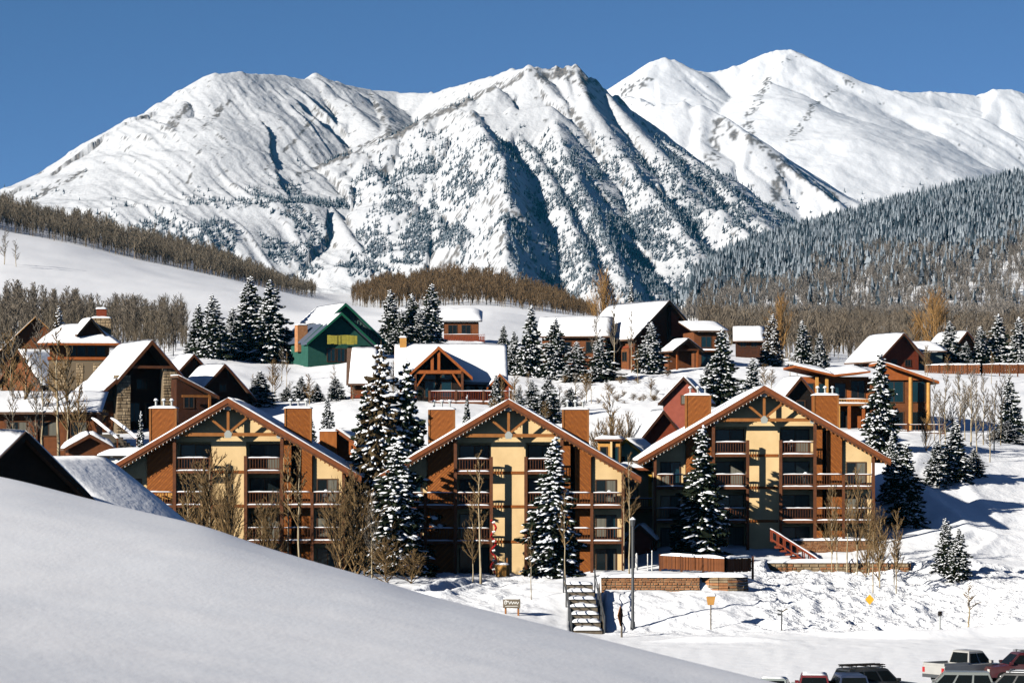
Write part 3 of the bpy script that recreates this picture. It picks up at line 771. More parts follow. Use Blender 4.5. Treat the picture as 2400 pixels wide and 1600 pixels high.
scatter('aspen_grove', asp_t, np.stack([(px6 - 1200) * y6 / F, y6, z6], -1), rs.uniform(6.5, 12, n6) * e6 * (0.66 + 0.66 * fbm(px6 / 16, y6 / 40, 3, 89)), [M['knoll_twig'], M['belt_trunk']], 'rounded knoll of russet leafless aspens behind the rooftops', (0.8, 1.2), 6)

n7 = 2600
px7 = rs.uniform(1640, 2560, n7); y7 = rs.uniform(490, 1350, n7)
z7 = gz_pxy(px7, y7); d7 = fbm(px7 / 110, y7 / 60, 3, 85)
M['brush_twig'] = mat('brush_twig', (0.115, 0.092, 0.068), 0.95, 0.05, c2=(0.17, 0.145, 0.115), nscale=0.05)
k7 = (rs.uniform(0, 1, n7) < 0.35 + 0.9 * d7) & ((y7 > 540) | (px7 > 1800))
scatter('bare_woods', asp_t, np.stack([(px7 - 1200) * y7 / F, y7, z7], -1)[k7], (rs.uniform(3.5, 8.5, n7) * (0.55 + 0.9 * d7))[k7], [M['brush_twig'], M['belt_trunk']], 'brown leafless woods filling the flat behind the crest houses', (0.9, 1.4), 8)

n8 = 620
px8 = rs.uniform(-260, 440, n8); y8 = rs.uniform(425, 650, n8); d8 = fbm(px8 / 60, y8 / 50, 3, 93)
M['thicket_twig'] = mat('thicket_twig', (0.105, 0.085, 0.062), 0.95, 0.05, c2=(0.16, 0.135, 0.10), nscale=0.08)
thin_t = [bare_low(60 + i, 34, 0.0075, 0.10) for i in range(5)]
scatter('aspen_thicket', thin_t, np.stack([(px8 - 1200) * y8 / F, y8, gz_pxy(px8, y8)], -1), rs.uniform(3.5, 7.5, n8) * (0.6 + 0.7 * d8), [M['thicket_twig'], M['thicket_twig']], 'brown thicket of leafless young aspens below the white meadow', (0.9, 1.3), 9)

# ------------------------------------------------------------------ the air between here and the mountains
hb = MB().box(-2600, 3200, -300, 8700, -120, 1500)
hz = hb.build('haze', [])
hm = bpy.data.materials.new('haze'); hm.use_nodes = True
hn = hm.node_tree
hn.nodes.remove(hn.nodes['Principled BSDF'])
pv = hn.nodes.new('ShaderNodeVolumePrincipled')
pv.inputs['Color'].default_value = (0.04, 0.56, 1.0, 1)
pv.inputs['Density'].default_value = 0.000013
pv.inputs['Anisotropy'].default_value = 0.0
hn.links.new(pv.outputs[0], hn.nodes['Material Output'].inputs['Volume'])
hz.data.materials.append(hm); tag(hz, 'thin blue air softening the far slopes', None, None, 'stuff')
# ------------------------------------------------------------------ building kit
_wc = {}
def window(root, x, y, z, w, h, rz=0.0, kind='glass', mull=1, frame='frame', name='window', deep=0.06):
    """a framed window whose frame stands on the wall at y (facing -y before the turn rz)"""
    key = (round(w, 2), round(h, 2), str(kind), mull, frame, name)
    if key not in _wc:
        f = MB(); t = 0.09
        f.box(-w/2, w/2, -deep, 0.02, h - t, h); f.box(-w/2, w/2, -deep - .03, 0.02, 0, t)
        f.box(-w/2, -w/2 + t, -deep, 0.02, t, h - t); f.box(w/2 - t, w/2, -deep, 0.02, t, h - t)
        panes = []
        n = mull + 1; pw = (w - 2 * t - mull * 0.06) / n
        for i in range(n):
            x0 = -w/2 + t + i * (pw + 0.06)
            if i: f.box(x0 - 0.06, x0, -deep + .01, 0.02, t, h - t)
            g = MB(); g.box(x0, x0 + pw, -0.03, -0.012, t, h - t)
            kk = kind[i % len(kind)] if isinstance(kind, (list, tuple)) else kind
            panes.append(g.mesh('pane', [M[kk]]))
        _wc[key] = (f.mesh(name, [M[frame]]), panes)
    fm, panes = _wc[key]
    o = link(bpy.data.objects.new(name, fm), root); o.location = (x, y, z); o.rotation_euler = (0, 0, rz)
    for p in panes: link(bpy.data.objects.new('pane', p), o)
    return o

def railing(root, x0, x1, y, z, h=1.0, matn='trim', snow=True, gap=0.22, name='railing', rz=None, loc=None):
    m = MB()
    m.box(x0, x1, y - .05, y + .05, z + h - .09, z + h); m.box(x0, x1, y - .035, y + .035, z + .12, z + .19)
    n = max(2, int((x1 - x0) / gap))
    for i in range(n + 1):
        x = x0 + (x1 - x0) * i / n
        m.box(x - .022, x + .022, y - .02, y + .02, z + .19, z + h - .09)
    o = m.build(name, M[matn], root)
    if snow:
        s = MB(); snow_slab(s, (x0, y - .055, z + h), (x1, y - .055, z + h), (x1, y + .055, z + h), (x0, y + .055, z + h), .075, max(4, int((x1 - x0) * 3)), 2, 0.6)
        s.build('snow_cap', M['snow_clump'], o, smooth=True)
    return o

def chalet(name, label, cat, base, yaw, w, d, h, rise, wallm, trimm='trim', roofm='shingle', of=0.8, ob=0.5, os_=0.7, snow=0.35, fnd=3.0, group=None,
           recess=0.0, snow_left=(0, 1), snow_right=(0, 1), ragged=0.0, bd=0.3, lump=0.3):
    root = empty(name, base, math.radians(yaw), label, cat, group)
    hw = w / 2; m = rise / hw
    wl = MB(); wl.prism([(-hw, -fnd), (hw, -fnd), (hw, h), (0, h + rise), (-hw, h)], recess, d)
    wl.build('wall', M[wallm], root)
    rf = MB(); e = hw + os_; A = h + rise + 0.06; t = 0.2
    rf.prism([(0, A), (e, A - m * e), (e, A - m * e + t), (0, A + t * 1.15), (-e, A - m * e + t), (-e, A - m * e)], -of, d + ob)
    r = rf.build('roof', M[roofm], root)
    if snow:
        T = A + t + 0.01
        for sgn, rng_ in ((-1, snow_left), (1, snow_right)):
            if not rng_: continue
            u0, u1 = rng_                     # part of the slope covered, 0 at the ridge
            xa, xb = sgn * max(u0 * e, 0.0), sgn * (u1 * e - 0.05)
            s = MB()
            snow_slab(s, (xb, -of + .04, T - m * abs(xb)), (xb, d + ob - .04, T - m * abs(xb)), (xa, d + ob - .04, T - m * abs(xa) + .02), (xa, -of + .04, T - m * abs(xa) + .02),
                      snow, max(6, int(d * 1.2)), 8, lump, ragged)
            s.build('roof_snow', M['snow'], r, smooth=True)
    for sgn in (-1, 1):
        b = MB(); b.prism([(0, A + t), (sgn * e, A - m * e + t), (sgn * e, A - m * e + t - bd), (0, A + t - bd * 1.1)], -of - .07, -of - .003)
        b.build('bargeboard', M[trimm], root)
    return root

def box_part(root, name, x0, x1, y0, y1, z0, z1, m, snow=0.0):
    o = MB().box(x0, x1, y0, y1, z0, z1).build(name, M[m], root)
    if snow:
        s = MB(); snow_slab(s, (x0 - .05, y0 - .05, z1 + .002), (x1 + .05, y0 - .05, z1 + .002), (x1 + .05, y1 + .05, z1 + .002), (x0 - .05, y1 + .05, z1 + .002), snow, 6, 5, 0.4)
        s.build('snow_cap', M['snow_clump'], o, smooth=True)
    return o

def chimney(root, x, y, z0, z1, wx, wy, m, cap=True, pots=0, potm='metal', stone=False):
    o = MB().box(x - wx/2, x + wx/2, y - wy/2, y + wy/2, z0, z1).build('chimney', M[m], root)
    if stone:
        r = random.Random(int(x * 10 + z1 * 7)); s = MB(); stones(s, x - wx/2, x + wx/2, z0, z1, y - wy/2, .45, .3, r)
        so_ = s.build('stone_facing', [M['stone'], M['stone2']], o); so_['kind'] = 'stuff'
    if cap:
        s = MB(); snow_slab(s, (x - wx/2 - .06, y - wy/2 - .06, z1 + .002), (x + wx/2 + .06, y - wy/2 - .06, z1 + .002), (x + wx/2 + .06, y + wy/2 + .06, z1 + .002), (x - wx/2 - .06, y + wy/2 + .06, z1 + .002), .22, 8, 6, .25)
        s.build('snow_cap', M['snow_clump'], o, smooth=True)
    for i in range(pots):
        px_ = x + (i - (pots - 1) / 2) * wx / (pots + 0.4)
        p = MB(); p.tube((px_, y, z1), (px_, y, z1 + .5), .09, .09, 8); p.tube((px_, y, z1 + .5), (px_, y, z1 + .56), .2, .2, 8)
        p.build('flue_pipe', M[potm], o)
        s = MB(); s.tube((px_, y, z1 + .562), (px_, y, z1 + .70), .2, .10, 8); s.build('flue_snow', M['snow_clump'], o)
    return o

def clip_poly(poly, f):
    out = []
    for i, a in enumerate(poly):
        b = poly[(i + 1) % len(poly)]; fa, fb = f(a), f(b)
        if fa >= 0: out.append(a)
        if (fa >= 0) != (fb >= 0):
            t = fa / (fa - fb); out.append((a[0] + (b[0] - a[0]) * t, a[1] + (b[1] - a[1]) * t))
    return out

def diag_boards(mb, region, y, sgn=1, pitch=0.26, proud=0.035):
    """lapped diagonal boards over a convex region of (x, z) standing on the plane y"""
    zs = [p[1] - sgn * p[0] for p in region]; k = min(zs); i = 0
    while k < max(zs):
        a, b = k + 0.025, k + pitch
        poly = clip_poly(region, lambda p: p[1] - sgn * p[0] - a)
        if len(poly) > 2: poly = clip_poly(poly, lambda p: b - (p[1] - sgn * p[0]))
        if len(poly) > 2:
            n = len(poly); o = []
            vs = [(x, y + .005, z) for x, z in poly]
            vs += [(x, y - proud * (0.45 + 0.55 * (b - (z - sgn * x)) / (b - a)), z) for x, z in poly]
            mb.add(vs, [tuple(range(2 * n - 1, n - 1, -1))] + [(j, (j + 1) % n, (j + 1) % n + n, j + n) for j in range(n)], i % 2)
        k += pitch; i += 1
    return mb

# ------------------------------------------------------------------ the three big gabled lodging houses
def make_condo():
    root = empty('condo_building', (0, 0, 0))
    RA, m, e = 14.4, 0.585, 10.9
    zt = lambda x: RA - 0.42 - m * abs(x)
    g = lambda n, mb, mt, par=root, **k: mb.build(n, M[mt] if isinstance(mt, str) else mt, par, **k)
    g('wall', MB().prism([(-9.4, -4), (9.4, -4), (9.4, zt(9.4)), (0, zt(0)), (-9.4, zt(9.4))], 1.3, 17), 'stucco')
    g('gable_wall', MB().prism([(-4.42, 10.85), (4.42, 10.85), (4.42, zt(4.42)), (0, zt(0)), (-4.42, zt(4.42))], 0, 1.298), 'stucco')
    g('centre_wall', MB().box(-1.45, 1.4, 0.002, 1.298, -3.5, 10.85), 'stucco')
    for s in (-1, 1):
        a, b = (6.85, 9.38) if s > 0 else (-9.38, -6.75)
        g('bay_wall', MB().prism([(a, -3.5), (b, -3.5), (b, zt(b)), (a, zt(a))], 0.15, 1.298), 'stucco')
    # chimney chases clad in diagonal boards, running up to stacks above the roof
    def chase(x0, x1, sgn):
        c = g('chase', MB().prism([(x0, -3.5), (x1, -3.5), (x1, zt(x1) + .1), (x0, zt(x0) + .1)], -0.12, 1.298), 'trim')
        d = diag_boards(MB(), [(x0, -3.5), (x1, -3.5), (x1, zt(x1)), (x0, zt(x0))], -0.122, sgn)
        o = d.build('diagonal_siding', [M['wood'], M['wood2']], c); o['kind'] = 'stuff'
    chase(-6.7, -4.5, 1); chase(4.5, 5.1, -1); chase(5.5, 6.8, -1)
    g('slot_wall', MB().box(5.1, 5.5, 0.7, 1.298, -3.5, 10.5), 'black_wood')
    for s in (-1, 1):
        x0, x1 = s * 5.57 - 1.1, s * 5.57 + 1.1
        o = g('chimney', MB().box(x0, x1, 1.6, 3.4, 9.0, 13.62), 'wood')
        d = diag_boards(MB(), [(x0, 9.6), (x1, 9.6), (x1, 13.6), (x0, 13.6)], 1.598, -s)
        dd = d.build('diagonal_siding', [M['wood2'], M['wood']], o); dd['kind'] = 'stuff'
        g('corner_board', MB().box(x0 - .03, x0 + .12, 1.52, 1.6, 9.6, 13.62).box(x1 - .12, x1 + .03, 1.52, 1.6, 9.6, 13.62), 'beam', o)
        s_ = MB(); snow_slab(s_, (x0 - .08, 1.5, 13.625), (x1 + .08, 1.5, 13.625), (x1 + .08, 3.5, 13.625), (x0 - .08, 3.5, 13.625), .2, 10, 8, .25); g('snow_cap', s_, 'snow_clump', o, smooth=True)
        for i in range(3):
            px_ = x0 + .45 + i * .65
            g('flue_pipe', MB().tube((px_, 2.4, 13.6), (px_, 2.4, 14.25), .085, .085, 8).tube((px_, 2.4, 14.25), (px_, 2.4, 14.31), .2, .2, 8), 'metal', o)
            g('flue_snow', MB().tube((px_, 2.4, 14.312), (px_, 2.4, 14.44), .19, .09, 8), 'snow_clump', o)
    # roof with its snow
    t = 0.3
    rf = MB(); rf.prism([(0, RA - t * 1.15), (e, RA - m * e - t * 1.15), (e, RA - m * e), (0, RA), (-e, RA - m * e), (-e, RA - m * e - t * 1.15)], -1.45, 17.6)
    r = g('roof', rf, 'shingle')
    for s in (-1, 1):
        sm = MB(); T = RA + 0.01
        snow_slab(sm, (s * (e - .03), -1.5, T - m * e), (s * (e - .03), 17.6, T - m * e), (0, 17.6, T + .03), (0, -1.5, T + .03), 0.27, 30, 26, 0.38, -.022); g('roof_snow', sm, 'snow', r, smooth=True)
        b = MB(); b.prism([(0, RA + .02), (s * e, RA - m * e + .02), (s * e, RA - m * e - .36), (0, RA - .40)], -1.56, -1.455); g('bargeboard', b, 'fascia')
        b2 = MB(); b2.prism([(0, RA - .40), (s * (e - .05), RA - m * (e - .05) - .37), (s * (e - .05), RA - m * (e - .05) - .56), (0, RA - .62)], -1.50, -1.40); g('under_trim', b2, 'trim')
        rt = MB()
        x = 0.35
        while x < e - .3:
            zc = RA - .60 - m * x; rt.box(s * x - .055, s * x + .055, -1.44, -1.25, zc - .10, zc + .06); x += 0.36
        o = g('rafter_tail', rt, 'beam'); o['kind'] = 'stuff'
        bl_ = MB(); x = .3
        while s < 0 and x < e - .2:
            zc = RA - .66 - m * x; bl_.tube((s * x, -1.49, zc + .05), (s * x, -1.49, zc - .07), .022, .034, 6); x += .31
        if s < 0: o = bl_.build('light_bulb', M['white_paint'], root); o['kind'] = 'stuff'
        so = MB(); so.prism([(0, RA - .405), (s * e, RA - m * e - .405), (s * e, RA - m * e - .44), (0, RA - .44)], -1.40, 1.2); g('soffit', so, 'trim')
    # timber truss before the gable
    zc = 11.45
    g('collar_beam', MB().box(-4.6, 4.6, -1.2, -.98, zc - .14, zc + .14), 'beam')
    kp = g('king_post', MB().box(-.11, .11, -1.2, -.98, zc + .14, RA - .6), 'beam')
    for s in (-1, 1):
        g('brace', MB().bar((s * .12, -1.09, zc + .2), (s * 1.62, -1.09, RA - .55 - m * 1.62), .18, .2), 'beam')
        g('gusset_plate', MB().prism([(s * 4.0, zc - .32), (s * 4.62, zc - .32), (s * 4.75, zc + .02), (s * 4.3, zc + .34), (s * 3.85, zc + .1)], -1.24, -1.202), 'plate')
        g('gusset_plate', MB().prism([(s * 1.35, 12.95), (s * 1.75, 12.95), (s * 1.85, 13.2), (s * 1.5, 13.35)], -1.24, -1.202), 'plate')
    g('gusset_plate', MB().prism([(-.24, zc - .28), (.24, zc - .28), (.32, zc + .08), (.10, zc + .34), (-.10, zc + .34), (-.32, zc + .08)], -1.24, -1.202), 'plate')
    g('gusset_plate', MB().prism([(-.2, 13.45), (.2, 13.45), (.3, 13.75), (0, 13.92), (-.3, 13.75)], -1.24, -1.202), 'plate')
    # trim bands across the middle strip
    for z in (8.38, 5.59, 2.69):
        g('band', MB().box(-1.36, 1.28, -.05, 0.0, z - .12, z + .12), 'wood')
    # posts
    for s in (-1, 1):
        g('post', MB().box(s * 4.38 - .13, s * 4.38 + .13, -1.22, -.96, -3.5, zc - .16), 'trim')
        g('post', MB().box(s * 1.42 - .13, s * 1.42 + .13, -1.22, -.96, -3.5, 9.7), 'trim')
        g('post', MB().box(s * 6.85 - .12, s * 6.85 + .12, -1.22, -.98, -3.5, 6.75), 'trim')
        g('post', MB().box(s * 9.42 - .12, s * 9.42 + .12, -1.22, -.98, -3.5, zt(9.42) - .1), 'trim')
    # balconies
    for z in (8.5, 5.71, 2.79):
        for s in (-1, 1):
            spans = [(1.56, 4.24)]
            if z < 8: spans.append((4.52, 9.3))
            for a, b in spans:
                x0, x1 = (a, b) if s > 0 else (-b, -a)
                fl = g('balcony_floor', MB().box(x0, x1, -1.18, 0.14 if b > 5 else 1.29, z - .24, z), 'trim')
                sm = MB(); snow_slab(sm, (x0, -1.2, z + .002), (x1, -1.2, z + .002), (x1, -.75, z + .002), (x0, -.75, z + .002), .11, 14, 3, .6); g('snow_cap', sm, 'snow_clump', fl, smooth=True)
                if b > 5:
                    railing(root, min(x0, x1), (-6.98 if s < 0 else 6.72), -1.1, z, 1.05) if s > 0 else railing(root, -9.3, -6.98, -1.1, z, 1.05)
                    railing(root, 6.98, 9.3, -1.1, z, 1.05) if s > 0 else railing(root, -6.72, -4.52, -1.1, z, 1.05)
                else:
                    railing(root, x0, x1, -1.1, z, 1.05)
    # sliding windows
    for i, z in enumerate((8.52, 5.73, 2.81, 0.02)):
        for s in (-1, 1):
            window(root, s * 2.85, 1.299, z, 2.5, 2.15, 0, ['glass', 'curtain'] if (i + (s > 0)) % 2 else ['glass_teal', 'glass'])
            if z < 8:
                window(root, s * 8.05, 0.149, z, 1.75, 2.1, 0, ['curtain', 'glass_teal'] if (i + (s > 0)) % 2 else ['glass', 'curtain'])
    for s in (-1, 1):          # dark side walls of the alcoves
        for y in (1.2,):
            window(root, s * 9.401, 6.5, 6.0, 1.4, 1.3, s * math.pi / 2, 'glass'); window(root, s * 9.401, 11, 3.0, 1.4, 1.3, s * math.pi / 2, 'glass')
    return root

condo0 = make_condo()
def place_condo(o, apx, apy, Y, yaw, label):
    k = 1.0
    p = P(apx, apy, Y); o.location = (p.x, Y, p.z - 14.67); o.rotation_euler = (0, 0, math.radians(yaw))
    tag(o, label, 'lodging house', 'row of big gabled lodging houses')
c1, c3 = copy_tree(condo0), copy_tree(condo0)
place_condo(condo0, 1192, 929, 240, 0, 'big gabled lodging house in the middle of the row, snowy spruce before its right balconies')
place_condo(c1, 537, 926, 238.5, 1.5, 'big gabled lodging house whose foot is hidden by the snowbank, bare trees in front')
place_condo(c3, 1789, 897, 252, -1.0, 'big gabled lodging house raised on a brick plinth above the steep churned bank')

# ------------------------------------------------------------------ houses nearer the camera on the left
b = P(45, 1060, 122)
r = chalet('cabin', 'black gabled cabin with a snowy roof peeking over the drift', 'cabin', (b.x, b.y, 9.6), 42, 6.0, 9, 1.6, 2.55, 'black_wood', 'black_wood', of=.5, os_=.5, snow=.28, lump=.1)
r.location = P(46, 1012, 122) - Vector((0, 0, 4.4))
r = chalet('shed', 'grey snow covered roof of a low shed behind the black cabin', 'shed', (0, 0, 0), -28, 9.2, 4.8, 1.2, 3.0, 'black_wood', 'black_wood', of=.4, os_=.6, snow=.4, lump=.1)
r.location = P(88, 1054, 132) - Vector((0, 0, 4.9))

# ------------------------------------------------------------------ houses up the slope
# great porch lodge on the left
q = P(357, 797, 319)
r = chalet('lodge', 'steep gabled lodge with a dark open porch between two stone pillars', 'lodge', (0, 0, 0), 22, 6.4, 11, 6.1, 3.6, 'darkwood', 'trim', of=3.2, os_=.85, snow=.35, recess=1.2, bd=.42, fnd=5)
r.location = q - Vector((3.2 * math.sin(math.radians(22)), -3.2 * math.cos(math.radians(22)), 9.95)); L = r
fl = MB().prism([(-4.0, 5.42), (-5.5, 4.1), (-7.2, 3.3), (-7.2, 3.5), (-5.5, 4.35), (-4.0, 5.68)], -3.2, 11.5).build('flared_roof', M['shingle'], r)
for (xa, za, xb, zb_) in ((-5.5, 4.36, -3.95, 5.72), (-7.15, 3.52, -5.5, 4.36)):
    s = MB(); snow_slab(s, (xa, -3.15, za), (xa, 11.4, za), (xb, 11.4, zb_), (xb, -3.15, zb_), .36, 14, 5, .25); s.build('roof_snow', M['snow'], fl, smooth=True)
MB().prism([(-4.0, 5.7), (-5.5, 4.38), (-7.2, 3.53), (-7.2, 3.15), (-5.5, 3.95), (-4.0, 5.25)], -3.29, -3.205).build('bargeboard', M['trim'], r)
for x, zt2 in ((-3.15, 6.1), (2.1, 6.9)):
    pl = box_part(r, 'pillar', x - .78, x + .78, -2.9, -1.5, -5, zt2, 'mortar')
    s = MB(); stones(s, x - .78, x + .78, -5, zt2, -2.9, .5, .32, random.Random(int(x * 5)), .07); o = s.build('stone_facing', [M['stone'], M['stone2']], pl); o['kind'] = 'stuff'
MB().bar((-2.6, -3.0, 7.0), (2.4, -3.0, 7.0), .25, .3).build('tie_beam', M['trim'], r)
MB().box(-6.6, -4.0, -1.6, 10, -5, 3.3).build('porch_wall', M['brown'], r); window(r, -5.2, -1.601, 1.0, .9, 1.6, 0, 'glass', 0)
MB().box(-3.2, 3.2, 1.0, 1.19, -1, .3).build('sill_wall', M['brown'], r)
for x in (-.9, .9): window(r, x, 1.199, 1.0, 1.3, 2.2, 0, 'glass_teal', 1)
window(r, 0, 1.199, 4.6, 1.4, 1.2, 0, 'glass', 1)
# lean-to wing on its right
r2 = empty('lodge_wing', P(418, 965, 318), math.radians(22), 'low brown wing with a snow rimmed sloping roof right of the porch lodge', 'wing')
MB().prism([(-.2, -4), (3.6, -4), (3.6, 1.6), (-.2, 3.6)], 0, 7).build('wall', M['darkwood'], r2)
rf = MB().prism([(-.3, 3.75), (4.3, 1.5), (4.3, 1.75), (-.3, 4.0)], -1.0, 7.5).build('roof', M['shingle'], r2)
s = MB(); snow_slab(s, (-.25, -.95, 4.01), (4.25, -.95, 1.76), (4.25, 7.4, 1.76), (-.25, 7.4, 4.01), .28, 10, 6, .3); s.build('roof_snow', M['snow'], rf, smooth=True)
MB().prism([(-.3, 4.0), (4.35, 1.72), (4.35, 1.35), (-.3, 3.6)], -1.08, -1.005).build('bargeboard', M['trim'], r2)
window(r2, 1.2, -.001, .4, 1.2, 1.5); MB().box(3.2, 3.45, -.9, -.65, -3, 1.9).build('post', M['beam'], r2); MB().box(.2, 3.3, -.85, -.65, 1.6, 1.85).build('beam', M['beam'], r2)
r = chalet('dormer', 'small snowy gable peeking up behind the porch lodge', 'gable', (0, 0, 0), 24, 3.4, 5, 3, 1.8, 'brown', 'trim', of=.5, os_=.5, snow=.3)
r.location = P(452, 831, 340) - Vector((0, 0, 5.0))
r = chalet('small_lodge', 'small lodge with a dark gable and deep snow on its near slope', 'lodge', (0, 0, 0), 24, 6.2, 8, 3, 3.3, 'darkwood', 'trim', of=.9, os_=.7, snow=.38)
r.location = P(521, 850, 330) - Vector((0, -.4, 6.7))
window(r, 0, -.001, 1.2, 1.5, 1.3); window(r, 0, -.001, 3.4, .9, .9)

# tower house behind it: stone walls, window band under a wide snowy hip roof, dormer and stone chimney
q = P(186, 930, 345)
T_ = empty('tower_house', q, math.radians(8), 'stone walled tower house with a window band under a wide snowy roof', 'house')
MB().box(-3.6, 3.6, 0, 7, -4, 4.4).build('wall', M['mortar'], T_)
for i, (a, bb) in enumerate(((-3.5, -1.6), (-.4, .5), (1.6, 3.4))):
    s = MB(); stones(s, a, bb, -3.5, 4.0, 0, .5, .34, random.Random(40 + i), .06); o = s.build('stone_facing', [M['stone'], M['stone2']], T_); o['kind'] = 'stuff'
MB().box(-3.75, 3.75, -.15, 7.1, 4.4, 4.75).build('sill_band', M['orange_wood'], T_)
MB().box(-3.5, 3.5, 0.05, 6.9, 4.75, 6.3).build('upper_wall', M['brown'], T_)
for i in range(4): window(T_, -.9 + i * 1.15, .049, 4.85, 1.05, 1.3, 0, 'glass', 0)
rf = MB(); E = 4.9
rf.add([(-E, -1.6, 6.1), (E, -1.6, 6.1), (E, 8.5, 6.1), (-E, 8.5, 6.1), (-E, -1.6, 6.35), (E, -1.6, 6.35), (E, 8.5, 6.35), (-E, 8.5, 6.35), (-1.6, 3, 8.7), (1.6, 3, 8.7)],
       [(0, 3, 2, 1), (0, 1, 5, 4), (1, 2, 6, 5), (2, 3, 7, 6), (3, 0, 4, 7), (4, 5, 9, 8), (5, 6, 9), (6, 7, 8, 9), (7, 4, 8)])
ro = rf.build('roof', M['orange_wood'], T_)
s = MB(); snow_slab(s, (-E, -1.6, 6.36), (E, -1.6, 6.36), (1.6, 3.05, 8.72), (-1.6, 3.05, 8.72), .32, 14, 8, .35); s.build('roof_snow', M['snow'], ro, smooth=True)
s = MB(); snow_slab(s, (-E, 8.5, 6.36), (-E, -1.6, 6.36), (-1.6, 3.0, 8.72), (-1.6, 3.1, 8.72), .32, 10, 8, .35); s.build('roof_snow', M['snow'], ro, smooth=True)
dm = chalet('roof_dormer', None, None, (0, 0, 0), 14, 2.6, 3.2, .9, 1.5, 'darkwood', 'black_wood', of=.5, os_=.45, snow=.28, fnd=.6)
dm.parent = T_; dm.location = (1.3, -.3, 6.7); del_ = [dm]
chimney(T_, 2.6, 3.4, 6.4, 9.5, 2.3, 1.6, 'mortar', True, 0, stone=True)
c = MB().box(2.0, 3.2, 2.9, 3.9, 9.7, 10.6).build('chimney_pot', M['redwood'], T_)
s = MB(); snow_slab(s, (1.9, 2.8, 10.6), (3.3, 2.8, 10.6), (3.3, 4, 10.6), (1.9, 4, 10.6), .22, 5, 4, .3); s.build('snow_cap', M['snow_clump'], c, smooth=True)
# brown gable leaning from the tower towards the picture edge
r = chalet('barn', 'brown gabled barn with thin snow on its roof among bare trees', 'barn', (0, 0, 0), -38, 7.0, 8, 3.5, 3.8, 'brown', 'trim', of=.7, os_=.7, snow=.2)
r.location = P(52, 822, 362) - Vector((0, 0, 7.4))
# large roof far left, its rake showing as a pale line
r = chalet('tall_chalet', 'tall brown chalet hidden by bare trees, pale rake of its roof showing', 'chalet', (0, 0, 0), 10, 11.5, 10, 4.0, 5.6, 'brown', 'honey', of=.8, os_=.9, snow=.1, bd=.12)
r.location = P(84, 742, 400) - Vector((0, 0, 9.8))
window(r, -1.5, -.001, 2.0, 1.5, 1.4); window(r, 1.6, -.001, 2.0, 1.5, 1.4)
# long low building behind the bare trees
q = P(95, 1085, 292)
B_ = empty('row_house', q, math.radians(4), 'long brown house front behind bare aspens at the picture edge', 'house')
MB().box(-7, 5.6, 0, 8, -3, 4.9).build('wall', M['brown'], B_)
for i in range(4):
    window(B_, -5.2 + i * 3.0, -.001, 2.7, 1.7, 1.5, 0, ['glass', 'curtain'])
    box_part(B_, 'buttress', -6.6 + i * 3.0, -6.3 + i * 3.0, -.18, -.001, -3, 4.9, 'trim')
rb = MB().box(-7.6, 6.2, -.9, 8.6, 4.9, 5.15).build('roof', M['shingle'], B_)
s = MB(); snow_slab(s, (-7.6, -.9, 5.15), (6.2, -.9, 5.15), (6.2, 8.6, 7.3), (-7.6, 8.6, 7.3), .4, 24, 8, .5); s.build('roof_snow', M['snow'], rb, smooth=True)
# flat roofed annex with snow beside the first gable
q = P(278, 1098, 262)
A_ = empty('annex', q, math.radians(-3), 'flat roofed annex with snow on top and blue shadow beside the first gable', 'annex')
MB().box(-1.7, 2.4, 0, 6, -3, 1.0).build('wall', M['white_paint'], A_)
ra = MB().box(-1.9, 2.6, -.3, 6.2, 1.0, 1.2).build('roof', M['dark_metal'], A_)
s = MB(); snow_slab(s, (-1.9, -.3, 1.2), (2.6, -.3, 1.2), (2.6, 6.2, 1.3), (-1.9, 6.2, 1.3), .6, 10, 10, .35); s.build('roof_snow', M['snow'], ra, smooth=True)
for x in (-1.5, -.3): MB().box(x - .15, x + .75, -.36, -.302, .95, 1.15).build('vent', M['black_wood'], A_)
# snow capped handrails of the stairs up to the porch lodge
q = P(262, 1050, 286)
S_ = empty('porch_stairs', (q.x, q.y, q.z), math.radians(15), 'stairs with snow capped handrails climbing to the porch lodge', 'stairs')
for x in (0, 1.9):
    rl = MB().bar((x - 1.5, 3.0, 2.9), (x + .5, -.5, .9), .12, .16).bar((x - 1.5, 3.0, 2.9), (x - 1.5, 3.0, 0), .12, .12).bar((x + .5, -.5, .9), (x + .5, -.5, -1.2), .12, .12).build('handrail', M['brown'], S_)
    s = MB(); snow_slab(s, (x - 1.68, 3.0, 2.99), (x + .32, -.5, .99), (x + .68, -.5, .99), (x - 1.32, 3.0, 2.99), .22, 10, 3, .4); s.build('snow_cap', M['snow_clump'], rl, smooth=True)
for i in range(7):
    MB().box(-1.3 + .28 * (6 - i) * 1 - .3, 1.4 + .28 * (6 - i) - .3, -.5 + .5 * i, 0 + .5 * i, -.6 + .28 * i - 1, -.3 + .28 * i).build('step', M['tie'], S_)
r = chalet('garage', 'small brown garage with a snow heaped roof below the porch lodge', 'garage', (0, 0, 0), 12, 4.0, 5, 1.6, 1.1, 'brown', 'trim', of=.5, os_=.5, snow=.5)
r.location = P(210, 1016, 278) - Vector((0, 0, 3.0))

